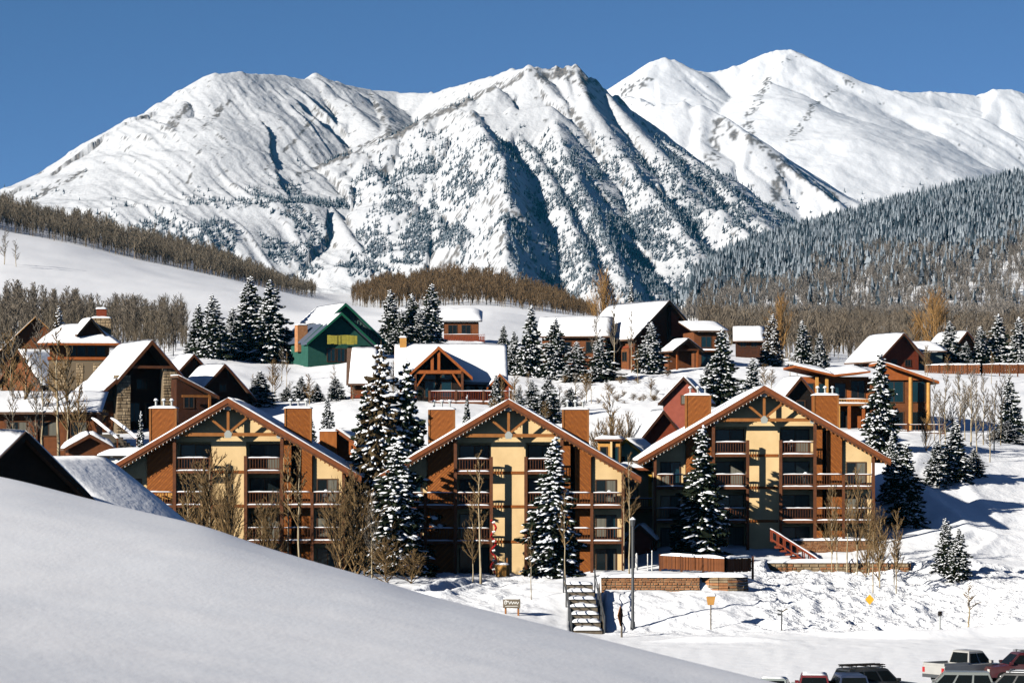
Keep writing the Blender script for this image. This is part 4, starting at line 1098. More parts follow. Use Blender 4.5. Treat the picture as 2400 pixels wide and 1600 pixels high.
# timber chalet with cross gable in the middle
q = P(1028, 958, 342)
K = empty('timber_chalet', q, math.radians(2), 'red brown timber chalet with orange trussed gables and a railed deck', 'chalet')
MB().prism_x([(2.0, -4), (11, -4), (11, 3.6), (6.5, 7.4), (2.0, 3.6)], -4.6, 7.6).build('wall', M['darkwood'], K)
rk = MB().prism_x([(1.0, 2.9), (6.5, 7.55), (12, 2.9), (12, 3.1), (6.5, 7.8), (1.0, 3.1)], -5.2, 8.2).build('roof', M['metal_roof'], K)
s = MB(); snow_slab(s, (-5.2, 1.0, 3.12), (8.2, 1.0, 3.12), (8.2, 6.5, 7.82), (-5.2, 6.5, 7.82), .36, 30, 10, .35, .06); s.build('roof_snow', M['snow'], rk, smooth=True)
for sg in (-5.26, 8.2): MB().prism_x([(1.0, 2.75), (6.5, 7.45), (12, 2.75), (12, 3.1), (6.5, 7.8), (1.0, 3.1)], sg, sg + .06).build('bargeboard', M['trim'], K)
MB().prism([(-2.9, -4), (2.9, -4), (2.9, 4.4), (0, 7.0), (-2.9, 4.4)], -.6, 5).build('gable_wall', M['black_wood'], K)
rg = MB().prism([(0, 7.0), (3.9, 3.5), (3.9, 3.75), (0, 7.3), (-3.9, 3.75), (-3.9, 3.5)], -2.2, 5.5).build('gable_roof', M['metal_roof'], K)
for sg in (-1, 1):
    s = MB(); snow_slab(s, (sg * 3.85, -2.1, 3.8), (sg * 3.85, 5.4, 3.8), (0, 5.4, 7.32), (0, -2.1, 7.32), .3 if sg < 0 else .14, 8, 6, .4); s.build('roof_snow', M['snow'], rg, smooth=True)
    MB().prism([(0, 7.3), (sg * 3.95, 3.72), (sg * 3.95, 3.32), (0, 6.9)], -2.3, -2.205).build('bargeboard', M['orange_wood'], K)
    MB().box(sg * 2.75 - .14, sg * 2.75 + .14, -2.1, -1.82, -2, 4.4).build('post', M['trim'], K)
    MB().bar((sg * 2.6, -1.95, 2.6), (sg * 1.6, -1.95, 4.1), .2, .2).build('brace', M['orange_wood'], K)
MB().box(-2.9, 2.9, -2.1, -1.8, 4.1, 4.5).build('tie_beam', M['orange_wood'], K)
MB().box(-.16, .16, -2.12, -1.8, 4.5, 6.7).build('king_post', M['orange_wood'], K)
MB().box(-.95, -.6, -2.1, -1.82, 4.5, 6.2).build('truss_post', M['orange_wood'], K)
for x in (-1.0, .9): window(K, x, -.601, 1.3, 1.35, 2.0, 0, 'glass_teal', 0); window(K, x, -.601, 3.4, 1.35, .65, 0, 'glass_teal', 0)
for x in (3.8, 5.3): window(K, x, 1.999, 1.0, 1.2, 1.8, 0, ['glass_teal', 'curtain'])
window(K, 7.3, .399, 1.2, .9, 1.4, 0, 'glass')
MB().prism([(6.1, -4), (8.3, -4), (8.3, 2.7), (7.2, 3.8), (6.1, 2.7)], .4, 4).build('small_gable_wall', M['redwood'], K)
rs_ = MB().prism([(7.2, 3.9), (8.7, 2.35), (8.7, 2.55), (7.2, 4.15), (5.7, 2.55), (5.7, 2.35)], -.5, 4.5).build('small_gable_roof', M['metal_roof'], K)
for sg in (-1, 1):
    MB().prism([(7.2, 4.15), (7.2 + sg * 1.55, 2.5), (7.2 + sg * 1.55, 2.2), (7.2, 3.85)], -.58, -.505).build('small_bargeboard', M['orange_wood'], K)
    s = MB(); snow_slab(s, (7.2 + sg * 1.5, -.5, 2.58), (7.2 + sg * 1.5, 4.4, 2.58), (7.2, 4.4, 4.17), (7.2, -.5, 4.17), .22, 6, 5, .4); s.build('roof_snow', M['snow'], rs_, smooth=True)
dk = MB().box(-1.2, 8.5, -3.2, 2.0, .5, .8).build('deck', M['brown'], K)
s = MB(); snow_slab(s, (-1.2, -3.2, .802), (8.5, -3.2, .802), (8.5, -2.3, .802), (-1.2, -2.3, .802), .2, 20, 3, .6); s.build('snow_cap', M['snow_clump'], dk, smooth=True)
railing(K, -1.2, 8.5, -3.1, .8, 1.25, 'redwood', True, .2)
for x in (-1.1, 2.0, 5.2, 8.4): MB().box(x - .13, x + .13, -3.2, -2.94, -3.5, 2.1).build('post', M['trim'], K)
MB().box(-1.0, 8.3, -1.5, 1.9, -4, .5).build('lower_wall', M['black_wood'], K)
chimney(K, -4.2, 6.2, 6.5, 8.6, .8, .8, 'honey', True)
MB().prism_x([(2.0, -4), (10, -4), (10, 3.4), (6.0, 7.0), (2.0, 3.4)], -10.4, -7.6).build('side_wing', M['brown'], K)
for i in range(4): MB().bar((-10.3, 1.9, -1.5 + i * 1.0), (-7.7, 1.9, -1.5 + i * 1.0), .2, .35).build('log', M['redwood'], K)
rw = MB().prism_x([(1.2, 2.8), (6.0, 7.1), (10.8, 2.8), (10.8, 3.0), (6.0, 7.35), (1.2, 3.0)], -10.9, -7.2).build('wing_roof', M['shingle'], K)
s = MB(); snow_slab(s, (-10.6, 1.2, 3.02), (-7.2, 1.2, 3.02), (-7.2, 6.0, 7.37), (-10.3, 6.0, 7.37), .36, 8, 8, .35); s.build('roof_snow', M['snow'], rw, smooth=True)

# dark green house
q = P(806, 840, 424)
G_ = chalet('green_house', 'dark green house with a yellow banner under its inner gable', 'house', q, 21, 11.6, 13, 2.6, 5.2, 'green', 'green_trim', 'metal_roof', of=.9, os_=.5, snow=.3, snow_left=(0, .62), ragged=.35, bd=.35)
MB().prism([(1.0, -.5), (5.7, -.5), (5.7, 2.55), (1.0, 6.7)], -.06, -.003).build('cladding', M['grey_green'], G_)
bt = MB()
for i in range(10):
    x = 1.2 + i * .46; bt.box(x - .06, x + .06, -.14, -.062, -.4, 7.4 - .9 * x)
o = bt.build('batten', M['green'], G_); o['kind'] = 'stuff'
MB().prism([(-6.2, -3), (3.6, -3), (3.6, 1.7), (-1.4, 6.0), (-6.2, 1.7)], -2.4, -.15).build('porch_wall', M['green'], G_)
pr = MB().prism([(-1.4, 6.3), (4.2, 1.5), (4.2, 1.75), (-1.4, 6.6), (-6.6, 2.1), (-6.6, 1.85)], -3.3, -.15).build('porch_roof', M['metal_roof'], G_)
for sg, xe, ze in ((-1, -6.65, 2.05), (1, 4.25, 1.7)):
    MB().prism([(-1.4, 6.6), (xe, ze), (xe, ze - .35), (-1.4, 6.2)], -3.38, -3.305).build('porch_bargeboard', M['green_trim'], G_)
s = MB(); snow_slab(s, (-3.9, -3.3, 4.42), (-3.9, -.2, 4.42), (-1.5, -.2, 6.52), (-1.5, -3.3, 6.52), .2, 5, 5, .5, .3); s.build('roof_snow', M['snow'], pr, smooth=True)
bn = MB()
for i in range(9):
    x0 = -3.6 + i * .5; bn.box(x0, x0 + .49, -3.52 - .05 * math.sin(i * 1.1), -3.46 - .05 * math.sin(i * 1.1), 1.95 + .06 * math.sin(i * 1.7), 3.25 - .05 * math.sin(i * .9))
bn.build('banner', M['banner'], G_)
for x in (-2.7, -1.2, .3): window(G_, x, -2.401, -.6, 1.3, 2.0, 0, 'glass_teal', 1)
window(G_, 2.4, -2.401, -.6, 1.2, 1.9, 0, 'curtain', 0)
chimney(G_, -5.6, 3.0, 1.0, 4.9, 1.5, 1.5, 'brick', True)
# far cabin with a red deck
q = P(1082, 812, 520)
D_ = empty('hill_cabin', q, 0, 'far cabin with a snowy roof and a red railed deck on the slope', 'cabin')
MB().box(-3.2, 3.0, 0, 6, -3, 4.4).build('wall', M['brown'], D_)
rd = MB().prism_x([(-.6, 4.4), (6.6, 6.3), (6.6, 6.5), (-.6, 4.6)], -4, 3.7).build('roof', M['black_wood'], D_)
s = MB(); snow_slab(s, (-4, -.6, 4.6), (3.7, -.6, 4.6), (3.7, 6.6, 6.5), (-4, 6.6, 6.5), .9, 10, 6, .3); s.build('roof_snow', M['snow'], rd, smooth=True)
for x in (-1.6, .8): window(D_, x, -.001, 2.2, 1.7, 1.7, 0, 'glass')
dk = MB().box(-3.1, 4.2, -2.6, 0, .3, .6).build('deck', M['redwood'], D_)
railing(D_, -3.1, 4.2, -2.5, .6, 1.5, 'redwood', True, .3)
dp = MB()
for i in range(24): dp.box(-3.08 + i * .303, -2.86 + i * .303, -2.60, -2.56, .75, 1.75)
o = dp.build('deck_board', M['redwood'], D_); o['kind'] = 'stuff'
s = MB(); snow_slab(s, (-3.1, -2.7, .602), (4.2, -2.7, .602), (4.2, -2.1, .602), (-3.1, -2.1, .602), .35, 10, 3, .4); s.build('snow_cap', M['snow_clump'], dk, smooth=True)

# log lodge on the crest
q = P(1560, 866, 432)
r = chalet('log_lodge', 'big log lodge with a dark gable, long snowy roof and a little porch', 'lodge', q, 27, 10.6, 17, 5.0, 5.0, 'brown', 'black_wood', of=1.2, os_=.9, snow=.35, bd=.35)
LL = r
MB().prism([(.7, 2.0), (4.9, 2.0), (4.9, 5.0), (.7, 9.0)], -.08, -.003).build('gable_panel', M['redwood'], r)
MB().prism([(-4.9, -2), (.2, -2), (.2, 9.6), (-4.9, 5.0)], -.08, -.003).build('gable_panel', M['darkwood'], r)
MB().box(.2, .7, -.5, -.003, -2, 9.3).build('post', M['black_wood'], r)
window(r, 2.6, -.081, 3.0, 3.4, 1.9, 0, 'glass_teal', 2); window(r, -2.6, -.081, .6, 2, 1.8, 0, 'glass', 1)
for i in range(4): window(r, -5.301, 3 + i * 3.6, 1.2, 1.5, 1.5, -math.pi / 2, 'glass', 1)
for i in range(5): MB().box(-5.5, -5.302, 1.2 + i * 3.6, 1.5 + i * 3.6, -2, 5).build('wall_post', M['trim'], r)
for i in range(2): MB().box(-5.42, -5.302, .2, 16.8, -.2 + i * 3.4, .1 + i * 3.4).build('wall_beam', M['redwood'], r)
# its lower wings
q = P(1368, 866, 440)
r = chalet('log_wing', 'low log wing with a snowy hipped roof beside the log lodge', 'wing', q, 84, 9.5, 9.5, 5.0, 2.6, 'brown', 'trim', of=.8, ob=.8, os_=.8, snow=.4)
r.location = P(1425, 866, 436)
window(r, -4.751, 2.0, 2.3, 2.0, 1.8, -math.pi / 2, 'glass', 1); window(r, -4.751, 6, 2.3, 1.8, 1.8, -math.pi / 2, 'glass', 1)
q = P(1652, 858, 424)
E_ = empty('flat_wing', q, math.radians(10), 'flat roofed wing with tall windows beside the log lodge gable', 'wing')
MB().box(-1.6, 3.0, 0, 7, -2, 5.0).build('wall', M['brown'], E_)
re_ = MB().prism_x([(-.7, 5.0), (7.5, 6.6), (7.5, 6.8), (-.7, 5.2)], -2.2, 3.4).build('roof', M['shingle'], E_)
s = MB(); snow_slab(s, (-2.2, -.7, 5.2), (3.4, -.7, 5.2), (3.4, 7.5, 6.8), (-2.2, 7.5, 6.8), .4, 8, 6, .3); s.build('roof_snow', M['snow'], re_, smooth=True)
bl = MB().box(-1.6, 3.1, -1.0, -.001, 2.1, 2.3).build('balcony_floor', M['brown'], E_)
s = MB(); snow_slab(s, (-1.6, -1.05, 2.3), (3.1, -1.05, 2.3), (3.1, -.4, 2.3), (-1.6, -.4, 2.3), .22, 8, 3, .4); s.build('snow_cap', M['snow_clump'], bl, smooth=True)
for z in (.1, 2.7): window(E_, .2, -.001, z, 1.6, 1.7, 0, 'glass_teal', 1); window(E_, 2.2, -.001, z, 1.2, 1.7, 0, 'glass', 0)
r = chalet('porch', 'little open porch with a snowy gable roof before the log lodge', 'porch', (0, 0, 0), 20, 3.6, 4.0, 2.3, 1.3, 'brown', 'black_wood', of=.6, os_=.7, snow=.3, recess=2.5)
r.location = P(1610, 856, 416)
for x in (-1.6, 1.6): MB().box(x - .12, x + .12, -.3, -.06, -1, 2.3).build('post', M['orange_wood'], r)
MB().box(-1.7, 1.7, -.3, -.06, 2.1, 2.35).build('tie_beam', M['trim'], r)
# far roof to its right
r = chalet('far_house', 'far house with a broad snowy roof right of the log lodge', 'house', (0, 0, 0), 86, 7, 4.4, 1.4, 2.0, 'darkwood', 'trim', of=.4, os_=.9, snow=.4)
r.location = P(1786, 817, 486)
for i in range(2): window(r, -3.501, 1.4 + 1.8 * i, .1, 1.1, 1.0, -math.pi / 2, 'glass')

# pinkish and red houses between the second and third gable
r = chalet('pink_house', 'pinkish gabled house behind the chimney of the third lodging house', 'house', (0, 0, 0), -9, 4.3, 7, 2.8, 2.2, 'pinkwood', 'darkwood', of=.4, os_=.5, snow=.25)
r.location = P(1603, 884, 298) - Vector((0, 0, 5.2))
window(r, .1, -.001, 2.4, .9, 1.0, 0, 'curtain', 0, 'trim')
r = chalet('red_house', 'red shingled house with bright snow on its steep left slope', 'house', (0, 0, 0), 7, 4.4, 6, 2.6, 2.7, 'redwood', 'darkwood', of=.6, os_=1.6, snow=.3, snow_right=(.25, .8))
r.location = P(1553, 960, 279) - Vector((0, 0, 5.6))
window(r, .1, -.001, .8, .9, 1.0, 0, 'curtain', 0, 'trim')
r.children[0].name = 'wall'
q = P(1470, 1110, 268)
r = chalet('green_cottage', 'pale green cottage with a mustard gable between two lodging houses', 'cottage', q, -20, 2.7, 4.5, 1.9, 1.1, 'pale_green', 'yellow', of=.3, os_=.4, snow=.2)
window(r, -.6, -.001, .6, .8, 1.0, 0, 'glass_teal', 0)
q = P(1420, 1110, 266)
Y_ = empty('yellow_house', q, math.radians(-6), 'small yellow house front with flat snowy roof behind the second gable', 'house')
MB().box(-.75, 1.3, 0, 4, -3, 3.0).build('wall', M['honey'], Y_)
ry = MB().box(-1.0, 1.5, -.4, 4.4, 3.0, 3.2).build('roof', M['trim'], Y_)
s = MB(); snow_slab(s, (-1.0, -.4, 3.2), (1.5, -.4, 3.2), (1.5, 4.4, 3.2), (-1.0, 4.4, 3.2), .3, 6, 6, .4); s.build('roof_snow', M['snow'], ry, smooth=True)
window(Y_, -.2, -.001, .9, .7, 1.6, 0, 'glass', 0); MB().box(.42, .6, -.3, -.12, -2, 3.0).build('post', M['stucco'], Y_); window(Y_, .95, -.001, .9, .5, 1.6, 0, 'glass_teal', 0)
q = P(1496, 1180, 261)
V_ = empty('balcony_house', q, math.radians(-2), 'tan house with a snowy balcony glimpsed between second and third gables', 'house')
MB().box(-1.7, 1.9, 0, 6, -4, 3.0).build('wall', M['stucco'], V_)
MB().box(.9, 1.6, -.3, -.002, -.2, 2.7).build('bay', M['yellow'], V_)
window(V_, -.7, -.001, .3, 1.4, 1.7, 0, ['curtain', 'glass'])
rv = MB().box(-2.0, 2.2, -.9, 6.5, 3.0, 3.25).build('roof', M['fascia'], V_)
s = MB(); snow_slab(s, (-2.0, -.9, 3.25), (2.2, -.9, 3.25), (2.2, 6.5, 3.4), (-2.0, 6.5, 3.4), .3, 6, 6, .4); s.build('roof_snow', M['snow'], rv, smooth=True)
railing(V_, -1.6, 1.9, -1.1, -.4, .9, 'orange_wood', True, .2); MB().box(-1.6, 1.9, -1.15, 0, -.7, -.42).build('balcony_floor', M['orange_wood'], V_)
r = chalet('entry_roof', 'low pink gabled entry roof beside the dark wall of the third gable', 'entry', (0, 0, 0), -8, 2.2, 3.0, 1.2, 1.0, 'pinkwood', 'trim', of=.3, os_=.4, snow=.25)
r.location = P(1500, 1236, 250) - Vector((0, 0, 2.2))

# gabled house and deck behind the first lodging house
q = P(775, 1098, 266)
r = chalet('chimney_house', 'orange brown house with a boarded chimney on its gable', 'house', (0, 0, 0), -4, 9.0, 8, 1.6, 3.2, 'orange_wood', 'fascia', of=.7, os_=.6, snow=.25)
r.location = P(792, 1004, 262) - Vector((0, 0, 5.1))
o = MB().box(-1.55, 0.0, -.9, .9, -2, 4.85).build('chimney', M['wood2'], r)
s = MB(); snow_slab(s, (-1.62, -.95, 4.852), (.07, -.95, 4.852), (.07, .95, 4.852), (-1.62, .95, 4.852), .2, 6, 5, .3); s.build('snow_cap', M['snow_clump'], o, smooth=True)
MB().tube((-.8, 0, 4.85), (-.8, 0, 5.6), .1, .1, 8).tube((-.8, 0, 5.6), (-.8, 0, 5.7), .2, .2, 8).build('flue_pipe', M['dark_metal'], o)
for i in range(3): MB().bar((1.2 + i * .9, -.06, 3.6 - i * .62), (1.2 + i * .9, -.06, .4), .09, .09).build('batten', M['fascia'], r)
dk = MB().box(2.3, 4.7, -2.4, 0, -1.3, -1.0).build('deck', M['redwood'], r)
dp = MB()
for i in range(12): dp.box(2.32 + i * .197, 2.49 + i * .197, -2.46, -2.40, -1.0, .55)
o = dp.build('deck_board', M['orange_wood'], dk); o['kind'] = 'stuff'
s = MB(); snow_slab(s, (2.3, -2.5, .55), (4.7, -2.5, .55), (4.7, -2.36, .55), (2.3, -2.36, .55), .12, 8, 2, .4); s.build('snow_cap', M['snow_clump'], dk, smooth=True)
MB().box(3.0, 3.16, -2.6, -2.47, -3, 2.2).build('post', M['wood'], r)

# modern house on the right
q = P(2030, 1000, 322)
H_ = empty('modern_house', q, math.radians(2), 'modern orange timber house with log columns, big windows and a railed deck', 'house')
MB().box(-7.0, .6, 2.0, 9, -3, 5.6).build('wall', M['orange_wood'], H_)
MB().box(.6, 7.2, .6, 9, -3, 5.4).build('wall', M['brown'], H_)
rh = MB().prism([(-8.0, 6.55), (-3.6, 5.55), (.4, 6.0), (.4, 6.2), (-3.6, 5.8), (-8.0, 6.8)], -.6, 9.5).build('roof', M['orange_wood'], H_)
s = MB(); snow_slab(s, (-7.9, -.55, 6.8), (-3.6, -.55, 5.8), (-3.6, 9.4, 6.6), (-7.9, 9.4, 7.4), .3, 8, 8, .4); s.build('roof_snow', M['snow'], rh, smooth=True)
s = MB(); snow_slab(s, (-3.65, -.55, 5.8), (.4, -.55, 6.2), (.4, 9.4, 6.9), (-3.65, 9.4, 6.6), .3, 8, 8, .4); s.build('roof_snow', M['snow'], rh, smooth=True)
rh2 = MB().prism([(1.8, 6.9), (8.0, 4.75), (8.0, 5.05), (1.8, 7.2)], -.9, 9.5).build('roof', M['orange_wood'], H_)
s = MB(); snow_slab(s, (1.8, -.85, 7.2), (7.95, -.85, 5.06), (7.95, 9.4, 5.06), (1.8, 9.4, 7.2), .22, 12, 6, .4); s.build('roof_snow', M['snow'], rh2, smooth=True)
MB().prism([(1.9, 5.2), (7.0, 5.2), (2.3, 6.75)], .3, .6).build('gable_wall', M['orange_wood'], H_)
for x, z1 in ((4.9, 5.5), (6.9, 4.9)):
    MB().tube((x, -.4, -2), (x, -.4, z1), .26, .22, 10).build('log_column', M['honey'], H_)
for x, w_ in ((3.2, 2.2), (5.95, 1.6)):
    window(H_, x, .599, 2.7, w_, 2.4, 0, 'glass_teal', 1); window(H_, x, .599, -.6, w_, 2.3, 0, 'glass', 1)
for i, x in enumerate((-6.2, -4.4, -2.6)): window(H_, x, 1.999, 3.3, 1.3, 1.6, 0, 'glass_teal', 0)
window(H_, -.6, 1.999, 3.2, 1.6, 2.0, 0, 'glass', 1)
bl = MB().box(-6.0, .3, .4, 1.998, 2.35, 2.6).build('balcony_floor', M['beam'], H_)
railing(H_, -6.0, .3, .45, 2.6, .5, 'honey', True, .3)
s = MB(); snow_slab(s, (-6.0, .35, 2.602), (.3, .35, 2.602), (.3, 1.2, 2.602), (-6.0, 1.2, 2.602), .25, 12, 3, .4); s.build('snow_cap', M['snow_clump'], bl, smooth=True)
for x in (-5.4, -4.3, -3.0, -1.8, -.2): MB().box(x - .16, x + .16, .42, .74, -2, 2.35 if x > -3.1 else 5.5).build('post', M['honey' if x < -2 else 'orange_wood'], H_)
for x in (-4.8, -2.4): window(H_, x, 1.999, -.4, 1.2, 2.2, 0, 'glass', 0)
dk = MB().box(2.0, 8.2, -3.4, .5, -.9, -.65).build('deck', M['brown'], H_)
s = MB(); snow_slab(s, (2.0, -3.45, -.648), (8.2, -3.45, -.648), (8.2, -2.2, -.648), (2.0, -2.2, -.648), .25, 12, 4, .5); s.build('snow_cap', M['snow_clump'], dk, smooth=True)
railing(H_, 2.0, 8.2, -3.3, -.65, .9, 'trim', True, .35)
for x in (2.1, 4.1, 6.1, 8.1): MB().box(x - .12, x + .12, -3.42, -3.2, -3, .4).build('deck_post', M['trim'], H_)
r = chalet('dark_gable', 'small house with a black gable and snowy roof before the modern house', 'house', (0, 0, 0), 12, 3.6, 5, 2.4, 2.1, 'black_wood', 'trim', of=.5, os_=.5, snow=.3)
r.location = P(1874, 884, 292) - Vector((0, 0, 4.7))
window(r, .1, -.001, 1.2, 1.0, 1.2, 0, 'glass', 0)
# houses far right
q = P(2075, 864, 455)
r = chalet('hip_house', 'house with a brown gable and a rounded snowy roof on the crest', 'house', (0, 0, 0), 22, 6.2, 9.5, 2.4, 3.0, 'redwood', 'trim', of=.9, os_=1.5, snow=.45)
r.location = P(2112, 866, 452)
window(r, -1.3, -.001, .5, 1.1, 1.1); window(r, 1.2, -.001, .5, 1.1, 1.1)
for i in range(3): window(r, -3.101, 2 + 2.6 * i, .4, 1.2, 1.2, -math.pi / 2, 'glass')
q = P(2165, 868, 458)
X_ = empty('low_house', q, math.radians(6), 'low grey house with a flat snowy roof beside the brown gable', 'house')
MB().box(-2.6, 3.0, 0, 7, -2, 2.9).build('wall', M['grey_green'], X_)
rx = MB().prism_x([(-.7, 2.9), (7.5, 4.5), (7.5, 4.7), (-.7, 3.1)], -3.2, 3.6).build('roof', M['shingle'], X_)
s = MB(); snow_slab(s, (-3.2, -.7, 3.1), (3.6, -.7, 3.1), (3.6, 7.5, 4.7), (-3.2, 7.5, 4.7), .45, 8, 6, .3); s.build('roof_snow', M['snow'], rx, smooth=True)
for x in (-1.4, .6): window(X_, x, -.001, .6, 1.2, 1.2)
r = chalet('white_roof_house', 'house mostly hidden by spruces, bright snowy roof corner showing', 'house', (0, 0, 0), 24, 6, 8, 3, 3.2, 'brown', 'trim', of=.7, os_=.8, snow=.45)
r.location = P(2262, 864, 500)
window(r, 0, -.001, 1, 1.4, 1.3)
for ch in list(dm.children):
    ch.parent = T_; ch.location = dm.location; ch.rotation_euler = dm.rotation_euler; ch.name = 'dormer_' + ch.name.split('.')[0]
bpy.data.objects.remove(dm)

# ------------------------------------------------------------------ walls, steps, terrace
def stone_wall(name, label, cat, px0, px1, Y, z0, z1, mats, sw, sh, seed, cap=.25, yaw=0.0, thick=.5):
    x0, x1 = (px0 - 1200) * Y / F, (px1 - 1200) * Y / F
    root = empty(name, ((x0 + x1) / 2, Y, z0), math.radians(yaw), label, cat)
    h = (x1 - x0) / 2
    MB().box(-h, h, 0, thick, -.6, z1 - z0).build('core', M['mortar'], root)
    s = MB(); stones(s, -h, h, -.3, z1 - z0, 0, sw, sh, random.Random(seed), .05)
    o = s.build('stone_facing', [M[a] for a in mats], root); o['kind'] = 'stuff'
    if cap:
        s = MB(); snow_slab(s, (-h - .1, -.12, z1 - z0), (h + .1, -.12, z1 - z0), (h + .1, thick + .4, z1 - z0), (-h - .1, thick + .4, z1 - z0), cap, max(8, int(h * 6)), 4, .5)
        s.build('snow_cap', M['snow'], root, smooth=True)
    return root
rw_ = stone_wall('retaining_wall', 'long brown stone retaining wall above the snowy bank beside the steps', 'wall', 1409, 1640, 216.4, 2.0, 3.38, ['brick', 'brick2'], .34, .17, 1)
# curved end of it under the deck fence
cv = empty('round_wall', P(1690, 1390, 218), 0, 'curved stone wall end under the plank fence', 'wall')
mm = MB(); rg_ = random.Random(8)
for i in range(9):
    a0 = math.radians(-178 + i * 20); a1 = a0 + math.radians(19); R0 = 1.95
    p0 = (R0 * math.cos(a0), R0 * .8 * math.sin(a0)); p1 = (R0 * math.cos(a1), R0 * .8 * math.sin(a1))
    for k in range(8):
        e = rg_.uniform(0, .06); z0 = -.4 + k * .21
        mm.add([(p0[0], p0[1], z0 + .015), (p1[0], p1[1], z0 + .015), (p1[0], p1[1], z0 + .2), (p0[0], p0[1], z0 + .2)] +
               [(p[0] * (1.02 + e), p[1] * (1.02 + e), z) for p, z in ((p0, z0 + .03), (p1, z0 + .03), (p1, z0 + .185), (p0, z0 + .185))],
               [(4, 5, 6, 7), (0, 1, 5, 4), (1, 2, 6, 5), (2, 3, 7, 6), (3, 0, 4, 7)], rg_.randrange(2))
mm.prism([(R0 * .97 * math.cos(math.radians(a)), 0) for a in (-178, 0)] + [(0, 0)], 0, 0.001, 0)
o = mm.build('stone_facing', [M['stone2'], M['brick']], cv); o['kind'] = 'stuff'
s = MB(); snow_slab(s, (-1.9, -1.6, 1.28), (1.9, -1.6, 1.28), (1.9, 1.2, 1.28), (-1.9, 1.2, 1.28), .3, 8, 6, .4); s.build('snow_cap', M['snow'], cv, smooth=True)
stone_wall('boulder_wall', 'low dark stone wall along the top of the churned bank', 'wall', 1795, 2135, 243.0, 2.5, 3.42, ['stone2', 'brick2'], .5, .22, 3, .3)
stone_wall('plinth', 'reddish brick plinth under the gabled house above the churned bank', 'plinth', 1862, 2048, 250.4, 3.3, 5.05, ['brick', 'brick2'], .24, .1, 4, .2, thick=2.6)
# plank fence on the terrace
def plank_fence(name, label, pts, z, h, mt, pitch=.19, posts=True, ped=True):
    root = empty(name, (pts[0][0], pts[0][1], z), 0, label, 'fence')
    ox, oy = pts[0]
    pm = None; r_ = random.Random(12)
    for (ax, ay), (bx, by) in zip(pts[:-1], pts[1:]):
        L = math.hypot(bx - ax, by - ay); a = math.atan2(by - ay, bx - ax); n = int(L / pitch)
        if pm is None: pm = [MB().box(0, pitch * .86, -.03 - dy, .03 - dy, .12 + dz, h + dz * .6).mesh('plank', [M[mm_]]) for dz, dy, mm_ in ((0, 0, mt), (.02, .035, mt), (-.03, .01, 'trim'), (.03, .02, mt))]
        for i in range(n):
            o = link(bpy.data.objects.new('plank', r_.choice(pm)), root); o.location = (ax - ox + math.cos(a) * i * pitch, ay - oy + math.sin(a) * i * pitch, 0); o.rotation_euler = (0, 0, a)
        rr = MB().box(0, L, .032, .09, .3, .42).box(0, L, .032, .09, h - .3, h - .18).build('rail', M['trim'], root); rr.location = (ax - ox, ay - oy, 0); rr.rotation_euler = (0, 0, a)
        s = MB(); snow_slab(s, (0, -.07, h + .02), (L, -.07, h + .02), (L, .1, h + .02), (0, .1, h + .02), .2, max(6, int(L * 2)), 3, .55)
        o = s.build('snow_cap', M['snow'], root, smooth=True); o.location = (ax - ox, ay - oy, 0); o.rotation_euler = (0, 0, a)
        k = max(1, int(L / 2.2))
        for i in range(k + 1):
            o = MB().box(-.09, .09, -.12, -.032, -.5, h + .12).build('post', M['trim'], root); o.location = (ax - ox + (bx - ax) * i / k, ay - oy + (by - ay) * i / k, 0)
    return root
def XY(px, Y): return ((px - 1200) * Y / F, Y)
plank_fence('plank_fence', 'short red brown plank fence with a snow cap on the terrace', [XY(1547, 229), XY(1700, 222), XY(1764, 224)], 3.4, 1.15, 'brown')
pf = plank_fence('long_fence', 'long brown plank fence along the crest beneath snowy spruces', [XY(2168, 440), XY(2300, 436), XY(2470, 436)], gz((2300 - 1200) * 438 / F, 438) + .1, 1.5, 'brown', .36)
# plank steps down the bank
st = empty('stairway', P(1378, 1490, 203), 0, 'timber steps with snow on each tread climbing to the terrace', 'steps')
for i in range(7):
    y0 = i * 1.75; z1 = .42 + i * .45
    o = MB().box(-1.0, 1.0, y0, y0 + 1.75, -1.2, z1).build('step', M['tie'], st); o.location = (i * -.06, 0, 0)
    s = MB(); snow_slab(s, (-1.0, y0 - .12, z1 + .002), (1.0, y0 - .12, z1 + .002), (1.0, y0 + 1.74, z1 + .002), (-1.0, y0 + 1.74, z1 + .002), .2, 8, 5, .5); s.build('snow_cap', M['snow_clump'], o, smooth=True)
for x in (-1.15, 1.15):
    for i in range(4):
        o = MB().box(x - .05, x + .05, i * 3.6 - .05, i * 3.6 + .05, -1, 1.45 + i * .93).build('handrail_post', M['dark_metal'], st); o.location = (-.12 * i, 0, 0)
    hr = MB(); hr.tube((x, 0, 1.4), (x - .4, 10.9, 4.2), .04, .04, 6).tube((x, 0, .9), (x - .4, 10.9, 3.7), .03, .03, 6); hr.build('handrail', M['dark_metal'], st)
    MB().prism_x([(0, -1), (11.5, -1), (11.5, 3.2), (0, .5)], x - .04, x + .02).build('stringer', M['dark_metal' if x < 0 else 'tie'], st)
